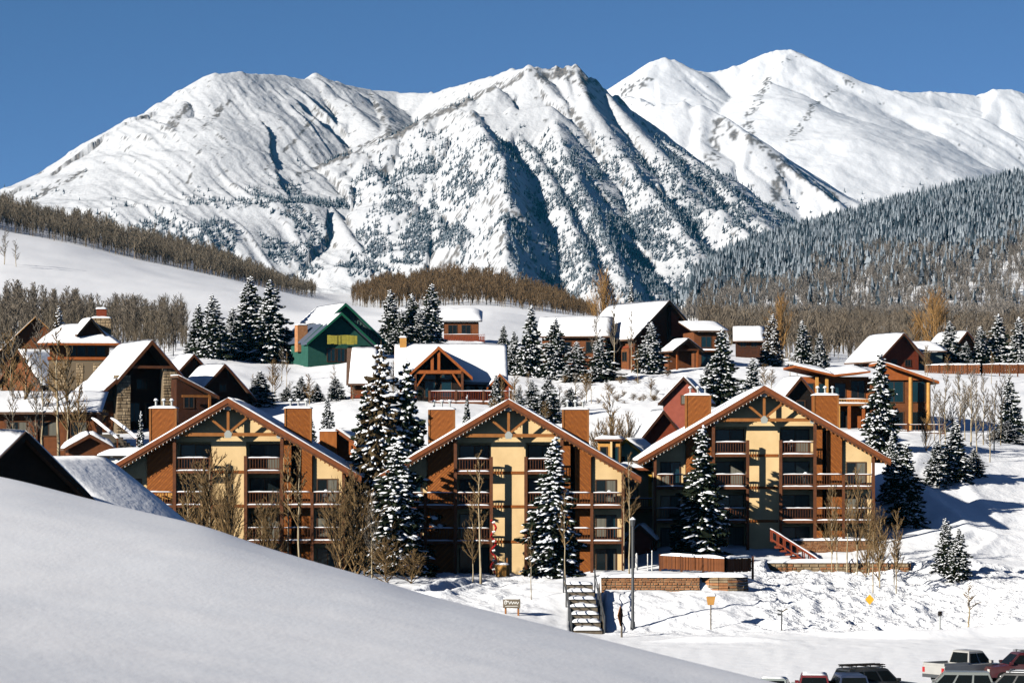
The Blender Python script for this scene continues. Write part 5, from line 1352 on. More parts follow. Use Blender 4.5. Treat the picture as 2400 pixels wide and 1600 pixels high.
# red stairs from the plinth terrace
rs2 = empty('red_stairs', P(1835, 1300, 246), 0, 'red railed stairs with snowy handrails going down from the plinth', 'stairs')
for y in (0, 1.5):
    rl = MB().bar((-.9, y, 2.1), (3.4, y - .8, -.7), .1, .16).bar((-.9, y, 1.3), (3.4, y - .8, -1.5), .1, .12).build('handrail', M['redwood'], rs2)
    s = MB(); snow_slab(s, (-.95, y - .1, 2.18), (3.4, y - .9, -.62), (3.4, y - .7, -.62), (-.95, y + .1, 2.18), .16, 12, 2, .5); s.build('snow_cap', M['snow_clump'], rl, smooth=True)
    for i in range(9):
        x = -.9 + i * .53; z = 2.1 - .65 * (i * .53)
        o = MB().box(-.05, .05, -.05, .05, -1.0, 0).build('baluster', M['redwood'], rs2); o.location = (x, y - .18 * (i * .53), z)
for i in range(9):
    MB().box(-.6 + i * .45, -.1 + i * .45, .0, 1.4, .55 - i * .3, .72 - i * .3).build('step', M['redwood'], rs2)
# small things before the buildings
def pole(name, label, cat, px, py0, py1, Y, r, mt, group=None):
    b = P(px, py1, Y); b.z = gz(b.x, b.y); zt_ = P(px, py0, Y).z
    root = empty(name, b, 0, label, cat, group)
    MB().tube((0, 0, -.5), (0, 0, zt_ - b.z), r, r * .8, 8).build('pole', M[mt], root)
    return root, zt_ - b.z
lp, h_ = pole('lamp_post', 'tall dark lamp post before the retaining wall', 'lamp post', 1483, 1232, 1474, 205, .115, 'dark_metal')
MB().tube((0, 0, h_), (0, 0, h_ + .45), .14, .20, 10).build('lantern', M['dark_metal'], lp); MB().tube((0, 0, h_ + .45), (0, 0, h_ + .62), .24, .05, 10).build('lantern_cap', M['snow_clump'], lp)
MB().tube((0, 0, -.1), (0, 0, .5), .2, .16, 10).build('base', M['dark_metal'], lp)
# carved wooden sign on two posts
b = P(1200, 1445, 206.0); b.z = gz(b.x, b.y)
sg = empty('wooden_sign', b, math.radians(-12), 'carved wooden name sign on two short posts with snow on top', 'sign')
for x in (-.46, .46): MB().box(x - .06, x + .06, -.05, .05, -.4, 1.0).build('post', M['beam'], sg)
bd_ = MB(); bd_.prism([(-.62, .5), (.62, .5), (.62, 1.12), (.3, 1.2), (-.2, 1.16), (-.62, 1.1)], -.14, -.06); bd_.build('board', M['tie'], sg)
lt = MB(); pts = [(-.5, .95), (-.42, 1.04), (-.3, .98), (-.36, .8), (-.48, .78), (-.5, .92), (-.2, .98), (-.12, .78), (-.02, .98), (.08, .78), (.16, .96), (.26, .8), (.34, .96), (.44, .78), (.52, .95)]
for a, c in zip(pts[:-1], pts[1:]): lt.tube((a[0], -.155, a[1]), (c[0], -.155, c[1]), .028, .028, 5)
lt.tube((-.45, -.155, .62), (.45, -.155, .64), .02, .02, 5)
lt.build('lettering', M['white_paint'], sg)
s = MB(); snow_slab(s, (-.62, -.15, 1.14), (.62, -.15, 1.14), (.62, .02, 1.14), (-.62, .02, 1.14), .09, 8, 3, .6); s.build('snow_cap', M['snow_clump'], sg, smooth=True)
# trail sign seen nearly edge on
t1, h_ = pole('trail_sign', 'diamond trail sign on a dark post seen nearly edge on', 'sign', 1457, 1425, 1503, 199.5, .075, 'tie')
for z, n_ in ((h_ - .45, 'panel'),):
    o = MB().prism([(-.42, 0), (0, .62), (.42, 0), (0, -.75)], -.05, 0).build(n_, M['beam'], t1); o.location = (-.12, -.1, z); o.rotation_euler = (0, 0, math.radians(62))
    o = MB().prism([(-.3, 0), (0, .45), (.3, 0), (0, -.55)], -.06, -.052).build('panel_face', M['orange_wood'], t1); o.location = (-.12, -.1, z); o.rotation_euler = (0, 0, math.radians(62))
# boxed sign with a snow top
t2, h_ = pole('box_sign', 'tan box sign on a thin post capped with snow', 'sign', 1666, 1396, 1476, 204.5, .05, 'tie')
MB().prism([(-.22, -.62), (.2, -.62), (.32, 0), (-.32, 0)], -.16, .16).build('box', M['honey'], t2).location = (0, 0, h_)
s = MB(); snow_slab(s, (-.36, -.2, h_ + .002), (.36, -.2, h_ + .002), (.36, .2, h_ + .002), (-.36, .2, h_ + .002), .22, 6, 5, .2); s.build('snow_cap', M['snow_clump'], t2, smooth=True)
# little forked post with arms
t3, h_ = pole('finger_post', 'short dark post with small crossed arms on the churned bank', 'sign', 1832, 1428, 1476, 204, .06, 'dark_metal')
MB().bar((-.3, 0, h_ - .02), (.05, 0, h_ - .12), .06, .13).build('arm', M['dark_metal'], t3); MB().bar((0, 0, h_ - .15), (.42, 0, h_ + .08), .06, .09).build('arm', M['tie'], t3); MB().bar((-.3, 0, h_ - .32), (.05, 0, h_ - .34), .06, .15).build('arm', M['dark_metal'], t3)
s = MB(); snow_slab(s, (-.3, -.08, h_ + .06), (.05, -.08, h_ - .04), (.05, .08, h_ - .04), (-.3, .08, h_ + .06), .1, 4, 3, .3); s.build('snow_cap', M['snow_clump'], t3, smooth=True)
# yellow diamond
t4, h_ = pole('warning_sign', 'small yellow diamond sign sunk in the churned bank', 'sign', 2038, 1397, 1424, 213, .03, 'metal')
MB().prism([(-.33, 0), (0, .40), (.33, 0), (0, -.40)], -.08, -.04).build('panel', M['sign_yellow'], t4).location = (0, 0, h_ - .22)
# marker post near the road
t5, h_ = pole('bollard', 'small dark topped bollard beside the ploughed road', 'bollard', 2203, 1440, 1478, 203, .07, 'metal')
MB().tube((0, 0, h_ - .05), (0, 0, h_ + .25), .16, .13, 8).build('cap', M['black_wood'], t5)
for i, (px, py) in enumerate(((1528, 1292), (1518, 1300), (1492, 1298))):
    t6, h_ = pole('marker_post', ['thin white post nearest the plank fence', 'white post between two others on the terrace', 'broad white post beside the lamp post'][i], 'post', px, py, 1335, 232, (.045, .045, .12)[i], 'white_paint', 'white posts on the terrace')
    MB().tube((0, 0, h_), (0, 0, h_ + .1), .06, .03, 6).build('snow_cap', M['snow_clump'], t6)
# barrel planter and red holiday garland at the foot of the middle house
b = P(1178, 1348, 236); b.z = gz(b.x, b.y)
pl_ = empty('planter', b, 0, 'tan tub beside the entrance of the middle house', 'planter')
MB().tube((0, 0, -.2), (0, 0, .95), .55, .62, 12).build('tub', M['honey'], pl_); MB().tube((0, 0, .95), (0, 0, 1.1), .6, .4, 12).build('snow_cap', M['snow_clump'], pl_)
for x in (-.35, .35): MB().box(x - .06, x + .06, -.06, .06, .9, 1.5).build('stake', M['beam'], pl_)
gb = P(1157, 1345, 237.8); gb.z = gz(gb.x, gb.y)
gl = empty('garland', gb, 0, 'red garland with white bows wound up a balcony post', 'garland')
mm = MB(); m2 = MB()
for i in range(40):
    a = i * .55; z = .1 + i * .11; mm.tube((.2 * math.cos(a), .2 * math.sin(a), z), (.2 * math.cos(a + .55), .2 * math.sin(a + .55), z + .11), .09, .09, 5)
    if i % 7 == 3: m2.tube((-.12, -.3, z), (.12, -.3, z + .08), .1, .1, 6)
mm.build('ribbon', M['lamp_red'], gl); m2.build('bow', M['white_paint'], gl)
# three chairs on the first house's balcony
def chair():
    r = empty('balcony_chair', (0, 0, 0), 0, 'pale slatted chair on the first house balcony', 'chair', 'chairs on the first balcony')
    for i in range(3): MB().box(-.27 + i * .19, -.11 + i * .19, .25, .29, .3, .95).build('back_slat', M['honey'], r)
    MB().box(-.3, .3, -.3, .27, .32, .38).build('seat', M['honey'], r)
    for x in (-.28, .28):
        for y in (-.27, .25): MB().box(x - .03, x + .03, y - .03, y + .03, 0, .58 if y < 0 else .32).build('leg', M['honey'], r)
        MB().box(x - .06, x + .06, -.32, .28, .58, .62).build('armrest', M['honey'], r)
    return r
ch0 = chair(); cz = c1.location
for i in range(3):
    o = ch0 if i == 0 else copy_tree(ch0)
    o.location = (cz.x - 6.35 + i * .72, cz.y - .55, cz.z + 5.82)
    o['label'] = ['pale slatted balcony chair nearest the house corner', 'pale slatted balcony chair between the other two', 'pale slatted balcony chair nearest the bare tree'][i]

# small covered grills left out on balconies
def grill():
    r = empty('grill', (0, 0, 0), 0, '', 'grill', 'grills on balconies')
    MB().tube((0, 0, .55), (0, 0, .85), .30, .34, 10).build('bowl', M['dark_metal'], r); MB().tube((0, 0, .852), (0, 0, 1.02), .34, .16, 10).build('lid', M['green'], r)
    MB().tube((0, 0, 1.022), (0, 0, 1.12), .2, .08, 8).build('snow_cap', M['snow_clump'], r)
    for k in range(3): MB().tube((.2 * math.cos(k * 2.1), .2 * math.sin(k * 2.1), .6), (.3 * math.cos(k * 2.1), .3 * math.sin(k * 2.1), 0), .02, .02, 5).build('leg', M['dark_metal'], r)
    return r
g0 = grill()
for i, (cd, x, z, lb) in enumerate(((c3, 3.6, 5.82, 'green lidded grill on a right balcony of the third house'), (c3, 2.4, 8.6, 'green lidded grill on the top right balcony of the third house'), (condo0, 8.3, 5.82, 'green lidded grill on the far right balcony of the middle house'), (c1, 8.0, 5.82, 'green lidded grill on the far right balcony of the first house'))):
    o = g0 if i == 0 else copy_tree(g0)
    o.location = cd.location + Vector((x, -.6, z)); o['label'] = lb

# ------------------------------------------------------------------ spruces
def spruce_meshes(seed, H=10.0, R=2.3, snow=0.75, needle='needle', bottom=.03):
    r = random.Random(seed); nd = MB(); sn = MB(); tk = MB()
    tk.tube((0, 0, -.6), (0, 0, H * .97), .17, .03, 7)
    ico = [(0, 0, 1), (.89, 0, .45), (.28, .85, .45), (-.72, .53, .45), (-.72, -.53, .45), (.28, -.85, .45), (.72, .53, -.45), (-.28, .85, -.45), (-.89, 0, -.45), (-.28, -.85, -.45), (.72, -.53, -.45), (0, 0, -1)]
    icf = [(0, 1, 2), (0, 2, 3), (0, 3, 4), (0, 4, 5), (0, 5, 1), (1, 6, 2), (2, 7, 3), (3, 8, 4), (4, 9, 5), (5, 10, 1), (6, 7, 2), (7, 8, 3), (8, 9, 4), (9, 10, 5), (10, 6, 1)]
    def lump(c, ax, a, b, h, tilt=0.0):
        ca, sa = math.cos(ax), math.sin(ax); k = [r.uniform(.6, 1.4) for _ in range(12)]
        sn.add([(c[0] + (x * a * ca - y * b * sa) * q, c[1] + (x * a * sa + y * b * ca) * q, c[2] + z * h * (q if z > 0 else .45) - tilt * x * a * q) for (x, y, z), q in zip(ico[:11], k)], icf)
    lob = [r.uniform(.72, 1.2) for _ in range(7)]; ph = r.uniform(0, 6.28)
    def env(a, t):      # uneven outline: some sides and heights reach further
        f = (a / 6.2832 * 7) % 7; i = int(f); f -= i
        return (lob[i] * (1 - f) + lob[(i + 1) % 7] * f) * (1 + .16 * math.sin(9 * t + ph + 2 * a))
    for k in range(10):
        z0 = H * (bottom + .01 + .09 * k); z1 = z0 + H * .17; rr = R * .50 * (1 - k / 10.4)
        pts = [(rr * r.uniform(.5, 1.3) * math.cos(a), rr * r.uniform(.5, 1.3) * math.sin(a), z0 + r.uniform(-.25, .25)) for a in [i * .785 for i in range(8)]]
        nd.add(pts + [(0, 0, z1)], [(i, (i + 1) % 8, 8) for i in range(8)])
    nbr = 215
    for i in range(nbr):
        t = (i + r.random()) / nbr; t = 1 - (1 - t) ** .72 if t < 1 else t
        t = min(.985, t); z = H * (bottom + (1 - bottom) * t); a = i * 2.399963 + r.uniform(-.5, .5)
        rad = (R * (1 - t) ** .74 + .10) * env(a, t); L = rad * r.uniform(.55, 1.12)
        ca, sa = math.cos(a), math.sin(a); droop = r.uniform(.22, .62) * (1 - .65 * t)
        pt = lambda f: (L * f * ca, L * f * sa, z - droop * L * f ** 1.3 + .14 * L * f ** 5 + .12 * L * f * (t > .8))
        wv = L * .30 + .06
        for f, ww in ((.28, .7), (.48, 1.0), (.68, .95), (.86, .65), (1.0, .3)):
            p = pt(f)
            for s_ in (-1, 1):
                aa = a + s_ * r.uniform(.55, 1.2); l2 = wv * ww * r.uniform(.6, 1.4)
                q = (p[0] + l2 * math.cos(aa), p[1] + l2 * math.sin(aa), p[2] - l2 * r.uniform(.2, .75))
                hw = .08 + .045 * L
                nd.add([(p[0] - hw * ca, p[1] - hw * sa, p[2] + .02), (p[0] + hw * ca, p[1] + hw * sa, p[2]), (q[0] + hw * .3 * ca, q[1] + hw * .3 * sa, q[2]),
                        (p[0], p[1], p[2] - .15 - .06 * L)], [(0, 1, 2), (0, 2, 3), (1, 3, 2)])
        p, q = pt(.1), pt(1.06)
        nd.add([(p[0] - .07 * sa, p[1] + .07 * ca, p[2]), (p[0] + .07 * sa, p[1] - .07 * ca, p[2]), q, (p[0], p[1], p[2] - .22)], [(0, 1, 2), (0, 2, 3), (1, 3, 2)])
        heavy = r.random() < snow
        for f in (.30, .48, .64, .80, .97):
            for q in range(2):
                if r.random() < (.62 if heavy else .22):
                    p = pt(f); a1 = (.065 + .062 * L) * r.choice((.5, .7, .9, 1.1, 1.4, 1.9)); off = r.uniform(-1, 1) * wv * .75
                    lump((p[0] - off * sa, p[1] + off * ca, p[2] + .03 - abs(off) * .35), a + r.uniform(-.8, .8), a1 * 1.15, a1 * r.uniform(.3, .75), .04 + .18 * a1, droop * .9)
    for k in range(3): lump((0, 0, H * (.985 - .03 * k)), 0, .09 + .05 * k, .09 + .04 * k, .16)
    c = nd.mesh('crown', [M[needle]]); l = sn.mesh('snow_load', [M['snow_clump']], True); t_ = tk.mesh('trunk', [M['bark']])
    return c, l, t_
SP = [spruce_meshes(i, 10, 2.3, (.62, .9, .75, 1.0, .35)[i]) for i in range(5)]
SPB = [spruce_meshes(11, 10, 2.2, .7, 'needle_brown')]
_r = random.Random(77)
def spruce(px, pt, Y, wpx, label, t=None, group='snow laden spruces', sink=0.0, pb=None):
    x = (px - 1200) * Y / F
    zg = gz(x, Y) - sink if pb is None else P(px, pb, Y).z
    H = P(px, pt, Y).z - zg; wd = wpx * Y / F
    m_ = SPB[0] if t == 'b' else SP[_r.randrange(5) if t is None else t]
    root = empty('spruce_tree', (x, Y, zg), _r.uniform(0, 6.28), label, 'tree', group)
    root.scale = (wd / 4.3, wd / 4.3, H / 10)
    for nme, me in zip(('crown', 'snow_load', 'trunk'), m_):
        o = link(bpy.data.objects.new(nme, me), root)
        if nme == 'snow_load': o['kind'] = 'stuff'
    return root
SPRUCES = [
 (893, 805, 241, 205, 'tallest spruce by the first and middle houses, browned top', 'b'), (952, 842, 241.5, 185, 'broad snowy spruce just behind the tall browned one', 1),
 (935, 1020, 236, 180, 'white laden spruce standing at the corner of the first bare thicket', 3), (858, 900, 247, 150, 'narrow snowy spruce on the chalet side of the tall browned one', 2),
 (1302, 1022, 230, 178, 'white laden spruce before the right balconies of the middle house', 3), (1648, 995, 246.3, 165, 'dark spruce in shade before the raised third house', 4),
 (2064, 822, 290, 112, 'tall snowy spruce before the modern timber house', 1), (2126, 1035, 258, 112, 'big dark spruce at the corner of the third house', 4),
 (2090, 1010, 268, 60, 'slim snowy spruce behind the big dark corner one', 1), (2240, 985, 276, 100, 'tall snowy spruce of the pair on the open slope', 2), (2197, 1030, 274, 80, 'shorter snowy spruce of the pair on the open slope', 1),
 (2282, 1050, 280, 60, 'small dark spruce tucked behind the pair on the open slope', 0), (2364, 878, 322, 72, 'slender spruce at the edge of the bare grove', 2), (2362, 985, 312, 100, 'low wide snowy spruce under the slender one', 3),
 (2216, 1213, 236, 74, 'small spruce on the bank, taller of a couple', 0), (2248, 1236, 232, 66, 'small spruce on the bank, shorter of a couple', 2),
 (588, 646, 434, 105, 'tallest spruce of the dark clump beside the green house', 0), (634, 655, 430, 112, 'full spruce of the dark clump next to the green house chimney', 2), (498, 690, 424, 92, 'round spruce at the outer end of the dark clump', 0),
 (465, 712, 430, 80, 'short spruce outermost of the dark clump', 4), (545, 720, 430, 84, 'middle spruce in the gap of the dark clump', 1), (672, 765, 432, 70, 'low spruce hugging the green house chimney', 2),
 (1013, 664, 452, 84, 'pointed spruce of the group over the timber chalet', 0), (965, 688, 456, 90, 'second spruce of the group over the timber chalet', 4), (915, 678, 452, 84, 'outer spruce of the group over the timber chalet', 0), (940, 725, 446, 88, 'front spruce of the group over the timber chalet', 4),
 (985, 722, 446, 80, 'bushy spruce below the pointed one over the timber chalet', 0),
 (1245, 715, 400, 84, 'tall snowy spruce on the bank before the log wing', 1), (1302, 745, 398, 84, 'snowy spruce next to the log wing corner', 2), (1352, 800, 392, 90, 'low wide spruce below the log wing windows', 1), (1408, 786, 390, 92, 'low dark spruce below the log lodge side wall', 0),
 (1205, 775, 402, 50, 'thin spruce at the edge of the white slope', 2),
 (1528, 754, 402, 92, 'bright white laden spruce before the log lodge gable', 3), (1693, 768, 335, 105, 'big spruce between pink house and third gable', 0), (1765, 838, 330, 84, 'shorter spruce peeping over the third gable', 2),
 (1660, 850, 345, 70, 'low spruce beside the pink house roof', 4), (1880, 750, 432, 62, 'spruce next to the brownish one on the crest', 2), (1922, 780, 430, 50, 'little spruce beside the hip roofed house', 1), (1812, 735, 436, 75, 'brownish spruce on the crest right of the log lodge', 'b'),
 (2226, 752, 466, 82, 'spruce hiding the bright roof corner on the crest', 2), (2340, 735, 470, 92, 'tallest spruce over the long fence', 1), (2298, 764, 468, 80, 'middle spruce over the long fence', 2), (2388, 742, 466, 86, 'last spruce over the long fence at the picture edge', 3), (2265, 800, 462, 56, 'low spruce over the long fence', 4),
 (610, 868, 338, 96, 'round snowy spruce peeping over the first gable', 1), (706, 880, 346, 60, 'small spruce before the white field', 1), (742, 897, 344, 56, 'dark small spruce beside the little one before the white field', 4), (785, 880, 344, 56, 'spruce by the log end of the timber chalet', 2),
 (1246, 888, 322, 60, 'little spruce behind the middle gable ridge', 1), (1284, 878, 318, 66, 'little spruce behind the right slope of the middle gable', 2),
 (766, 928, 300, 54, 'small snowy spruce behind the right chimney of the first house', 3), (724, 958, 294, 44, 'tiny spruce left of the boarded chimney house, by the white field edge', 2), (1163, 876, 328, 46, 'small spruce under the little gable of the timber chalet', 1), (1216, 902, 318, 44, 'tiny spruce peeping over the right slope of the middle gable', 0), (1338, 905, 326, 52, 'small spruce on the slope above the middle house right chimney', 2), (672, 905, 350, 44, 'tiny spruce alone on the white field', 4), (1180, 760, 440, 44, 'little spruce at the top of the white slope', 0),
 (330, 962, 268, 34, 'tiny snowy spruce beside the first boarded chimney', 3), (138, 716, 392, 66, 'brownish spruce behind the tower house', 'b'), (1480, 655, 560, 40, 'white frosted spruce top behind the log lodge ridge', 3), (1095, 925, 300, 40, 'small spruce behind the left slope of the middle gable', 4),
]
for a in SPRUCES: spruce(a[0], a[1], a[2], a[3], a[4], a[5])

# ------------------------------------------------------------------ bare trees
def bare_meshes(seed, H=10.0, spread=.22, nb=24, twig='twig', r0=.11, low=.22, dense=1.0, tk_=2.1, tm='aspen'):
    r = random.Random(seed); tk = MB(); tw = MB()
    pts = [(0, 0, -.4)]; x = y = 0
    for i in range(1, 8):
        x += r.uniform(-.10, .10); y += r.uniform(-.10, .10); pts.append((x, y, H * .95 * i / 7))
    for i in range(7): tk.tube(pts[i], pts[i + 1], r0 * (1 - i / 7.6), r0 * (1 - (i + 1) / 7.6), 7, 0, i == 0)
    def at_(z):
        f = max(0, min(6.999, (z + .0) / (H * .95) * 7)); i = int(f); f -= i
        return Vector(pts[i]).lerp(Vector(pts[i + 1]), f)
    for k in range(nb):
        t = low + (1 - low) * (k + r.random()) / nb
        z = H * .94 * t; p = at_(z); a = r.uniform(0, 6.28); L = H * spread * (1.25 - t) * r.uniform(.6, 1.25) + .25
        el = r.uniform(.55, 1.1)
        d = Vector((math.cos(a) * math.cos(el), math.sin(a) * math.cos(el), math.sin(el)))
        q = p + d * L * .55; e = q + (d + Vector((0, 0, .45))).normalized() * L * .5
        rb = (.016 + .009 * L) * tk_
        tw.tube(p, q, rb, rb * .7, 4, 0, False); tw.tube(q, e, rb * .7, .010 * tk_, 4, 0, False)
        for j in range(int(6 * dense)):
            f = r.uniform(.2, 1); s0 = p.lerp(q, f * 2) if f < .5 else q.lerp(e, f * 2 - 1)
            d2 = (d + Vector((r.uniform(-1, 1), r.uniform(-1, 1), r.uniform(0, .9))) * .9).normalized(); l2 = L * r.uniform(.2, .45)
            s1 = s0 + d2 * l2; tw.tube(s0, s1, .013 * tk_, .008 * tk_, 3, 0, False)
            for _ in range(3):
                g = s0.lerp(s1, r.uniform(.2, 1)); d3 = (d2 + Vector((r.uniform(-1, 1), r.uniform(-1, 1), r.uniform(-.2, .9))) * .8).normalized()
                tw.tube(g, g + d3 * l2 * r.uniform(.3, .6), .010 * tk_, .006 * tk_, 3, 0, False)
    return tk.mesh('trunk', [M[tm]], True), tw.mesh('branches', [M[twig]])
BT = {'aspen': [bare_meshes(i, twig='twig', nb=34, dense=1.4) for i in range(3)], 'slim': [bare_meshes(10 + i, spread=.12, nb=20, low=.4, r0=.10) for i in range(2)],
      'grey': [bare_meshes(20 + i, twig='twig_grey', spread=.17, nb=30) for i in range(3)], 'grove': [bare_meshes(50 + i, twig='twig_grey', spread=.17, nb=30, low=.3, tk_=3.2, dense=1.2, r0=.14, tm='twig_grey') for i in range(3)], 'bush': [bare_meshes(30 + i, spread=.42, nb=46, low=.03, r0=.05, dense=1.6) for i in range(2)],
      'orange': [bare_meshes(40, spread=.50, nb=60, low=.08, twig='twig_orange', r0=.09, dense=1.5)]}
def bare(px, pt, Y, kind, label, wid=1.0, group='leafless trees', name='aspen_tree', pb=None):
    x = (px - 1200) * Y / F; zg = gz(x, Y) if pb is None else P(px, pb, Y).z; H = P(px, pt, Y).z - zg
    root = empty(name, (x, Y, zg), _r.uniform(0, 6.28), label, 'shrub' if kind == 'bush' else 'tree', group)
    k = H / 10; root.scale = (max(k, .55) * wid, max(k, .55) * wid, k)
    for nme, me in zip(('trunk', 'branches'), _r.choice(BT[kind])): link(bpy.data.objects.new(nme, me), root)
    return root
BARE = [
 (492, 1050, 228, 'aspen', 'bare aspen before the first house, against its left balconies', 1.0), (440, 1100, 226, 'aspen', 'bare aspen before the first house nearest its chair balcony', .9), (530, 1075, 230, 'aspen', 'bare aspen over the tan middle strip of the first house', .8), (612, 1165, 226, 'aspen', 'low bare aspen under the right balconies of the first house', 1.0),
 (702, 1030, 224, 'slim', 'pale trunked slender aspen standing before the first house', 1.0), (676, 1025, 227, 'slim', 'thin aspen stem just beside the pale trunked slender one', .8), (832, 1105, 228, 'bush', 'tall tangle of brown twigs at the corner of the first house', .8), (800, 1150, 226, 'bush', 'brown twiggy thicket below the corner of the first house', .75),
 (872, 1150, 226, 'grey', 'grey bare tree against the white laden spruce', .9), (1127, 1045, 222, 'slim', 'slender aspen before the left balconies of the middle house', 1.0), (1108, 1175, 226, 'aspen', 'twiggy small tree at the dark corner of the middle house', .8),
 (1245, 1225, 212, 'slim', 'straight thin trunk before the laden spruce of the middle house', .7), (1325, 1140, 216, 'slim', 'thin trunk rising through the laden spruce', .8), (1475, 1050, 221, 'slim', 'thin dark trunk beside the lamp post', .8), (1462, 1090, 232, 'slim', 'dark stem in the gap beside the middle house', .7),
 (1985, 1120, 240, 'slim', 'bare aspen before the right bay of the third house, outermost', .9), (2008, 1095, 238, 'aspen', 'fuller bare aspen before the right bay of the third house', .6), (2036, 1130, 240, 'slim', 'bare aspen at the corner post of the third house', .9), (1962, 1160, 242, 'slim', 'low bare aspen under the right bay balconies of the third house', .8),
 (2062, 1190, 228, 'aspen', 'bare sapling on the churned bank below the third house corner', .8), (2100, 1195, 226, 'aspen', 'bare sapling on the churned bank with a double stem', .7), (2046, 1210, 224, 'slim', 'thin sapling on the churned bank', .9), (2270, 1360, 202, 'slim', 'bare sapling by the ploughed road', 1.4),
 (2030, 1180, 238, 'bush', 'tangle of thin stems at the corner of the third house plinth', .6), (2060, 1235, 232, 'bush', 'tangle of thin stems beneath the third house corner', .5), (2095, 1225, 229, 'grey', 'grey sapling beside the double stemmed one', .8), (1950, 1130, 241, 'aspen', 'thin crowned aspen by the last post of the third house', .6),
 (2205, 915, 290, 'grey', 'short grey aspen under the modern house deck', .9), (2262, 885, 308, 'grey', 'pale grey aspen deep in the grove', .8), (2320, 930, 290, 'grey', 'short grey aspen before the low wide spruce', .9), (2345, 870, 306, 'grey', 'thin grey aspen behind the slender spruce', .8), (2170, 960, 292, 'bush', 'low brush at the end of the modern house deck', .5),
 (1452, 980, 281, 'bush', 'dark brush beside the snowy roof of the red house', .7), (1472, 972, 282, 'bush', 'dark brush touching the red house eave', .7), (1405, 990, 278, 'bush', 'brown brush behind the small yellow house front', .7), (1434, 985, 279, 'bush', 'brown brush above the pale green cottage', .7),
 (1430, 915, 285, 'aspen', 'bare tree before the white slope by the pink house', .9), (1418, 650, 470, 'orange', 'russet bare tree behind the log lodge roof', .55), (1440, 700, 425, 'grey', 'grey bare tree before the log lodge roof', .8), (1395, 720, 425, 'grey', 'grey bare tree over the log wing roof', .8), (1480, 720, 420, 'grey', 'slim grey tree before the log lodge eave', .7),
 (2190, 692, 520, 'orange', 'great russet willow behind the crest houses', .75), (2150, 740, 522, 'orange', 'smaller russet willow beside the great one', .6), (1830, 700, 470, 'orange', 'brown bare tree beyond the brownish spruce', .5),
 (2215, 870, 300, 'grey', 'grey aspen of the grove beside the modern house, at its corner', .9), (2250, 862, 304, 'grey', 'grey aspen second in the grove from the modern house', .9), (2275, 858, 300, 'grey', 'dark stemmed aspen in the middle of the grove', 1.0), (2305, 868, 304, 'grey', 'grey aspen of the grove next to the slender spruce', .9), (2235, 905, 296, 'grey', 'low grey aspen of the grove', .9), (2330, 890, 300, 'grey', 'grey aspen of the grove before the fence end', .9), (2290, 900, 292, 'grey', 'low forked aspen of the grove', .8), (2190, 880, 304, 'grey', 'grey aspen right against the modern house roof edge', .7),
 (22, 770, 300, 'aspen', 'bare aspen by the picture edge over the long brown house', .9), (58, 800, 296, 'aspen', 'second bare aspen over the long brown house', .9), (100, 790, 292, 'grey', 'grey aspen over the long brown house', .9), (138, 760, 288, 'slim', 'tall dark trunk before the tower house', 1.3), (160, 800, 290, 'aspen', 'bare aspen right of the tall dark trunk', .8), (80, 880, 286, 'grey', 'low bare aspen before the long brown house', .9), (30, 900, 284, 'grey', 'low bare aspen at the picture edge', .9), (185, 880, 284, 'aspen', 'bare aspen by the porch lodge eave', .7),
 (470, 1090, 232, 'bush', 'tangle of twigs over the left balconies of the first house', .7), (545, 1110, 226, 'bush', 'tangle of twigs at the foot of the tan strip of the first house', .6), (640, 1160, 226, 'bush', 'tangle of twigs by the pale trunked slender aspen', .6), (855, 1180, 230, 'bush', 'grey brown tangle close to the white laden spruce', .7),
 (40, 735, 375, 'grove', 'tall bare tree before the tall brown chalet at the picture edge', .9), (95, 725, 372, 'grove', 'tall bare tree over the ridge of the tall brown chalet', .9), (5, 760, 370, 'grove', 'bare tree cut by the picture edge beside the tall chalet', .9), (120, 760, 370, 'grove', 'bare tree between the tall chalet and the tower house', .8),
 (10, 535, 900, 'grey', 'lone bare tree on the white meadow at the picture edge', 1.2), (38, 560, 895, 'grey', 'small bare tree beside the lone one on the white meadow', 1.2),
 (1175, 880, 330, 'aspen', 'bare tree by the small gable of the timber chalet', .6), (1310, 900, 318, 'grey', 'grey sapling on the slope behind the middle gable', .8), (905, 1260, 222, 'bush', 'brown brush at the foot of the white laden spruce', .9), (965, 1290, 222, 'bush', 'brush between the laden spruce and the middle house', .8),
]
for a in BARE: bare(a[0], a[1], a[2], a[3], a[4], a[5], name='bare_shrub' if a[3] == 'bush' else 'willow_tree' if a[3] == 'orange' else 'aspen_tree')
# the grove of grey aspens on the lower meadow, alike
for i in range(190):
    Y = _r.uniform(500, 640); px = _r.uniform(5, 430)
    top = np.interp(px, [0, 20, 40, 150, 230, 330, 430], [690, 655, 652, 672, 690, 690, 705]) + _r.uniform(-6, 40) - (Y - 520) * .02
    bare(px, float(top), Y, 'grove', 'grey leafless aspen in the grove below the white meadow', 1.0, 'grove of grey aspens')
for (xa, xb, ya, yb, n_) in ((590, 800, 325, 405, 9), (1150, 1340, 300, 385, 9), (1680, 1900, 330, 420, 8), (2160, 2400, 320, 425, 8), (60, 250, 310, 350, 5), (1340, 1560, 345, 395, 5), (800, 960, 330, 350, 4)):
    for i in range(n_):
        px = _r.uniform(xa, xb); Y = _r.uniform(ya, yb); pb_ = YH - (gz((px - 1200) * Y / F, Y) - CH) * F / Y
        bare(px, pb_ - _r.uniform(40, 95), Y, _r.choice(('grey', 'aspen', 'slim')), 'thin bare sapling standing on the snowy slope among the houses', .9, 'bare saplings among the houses')
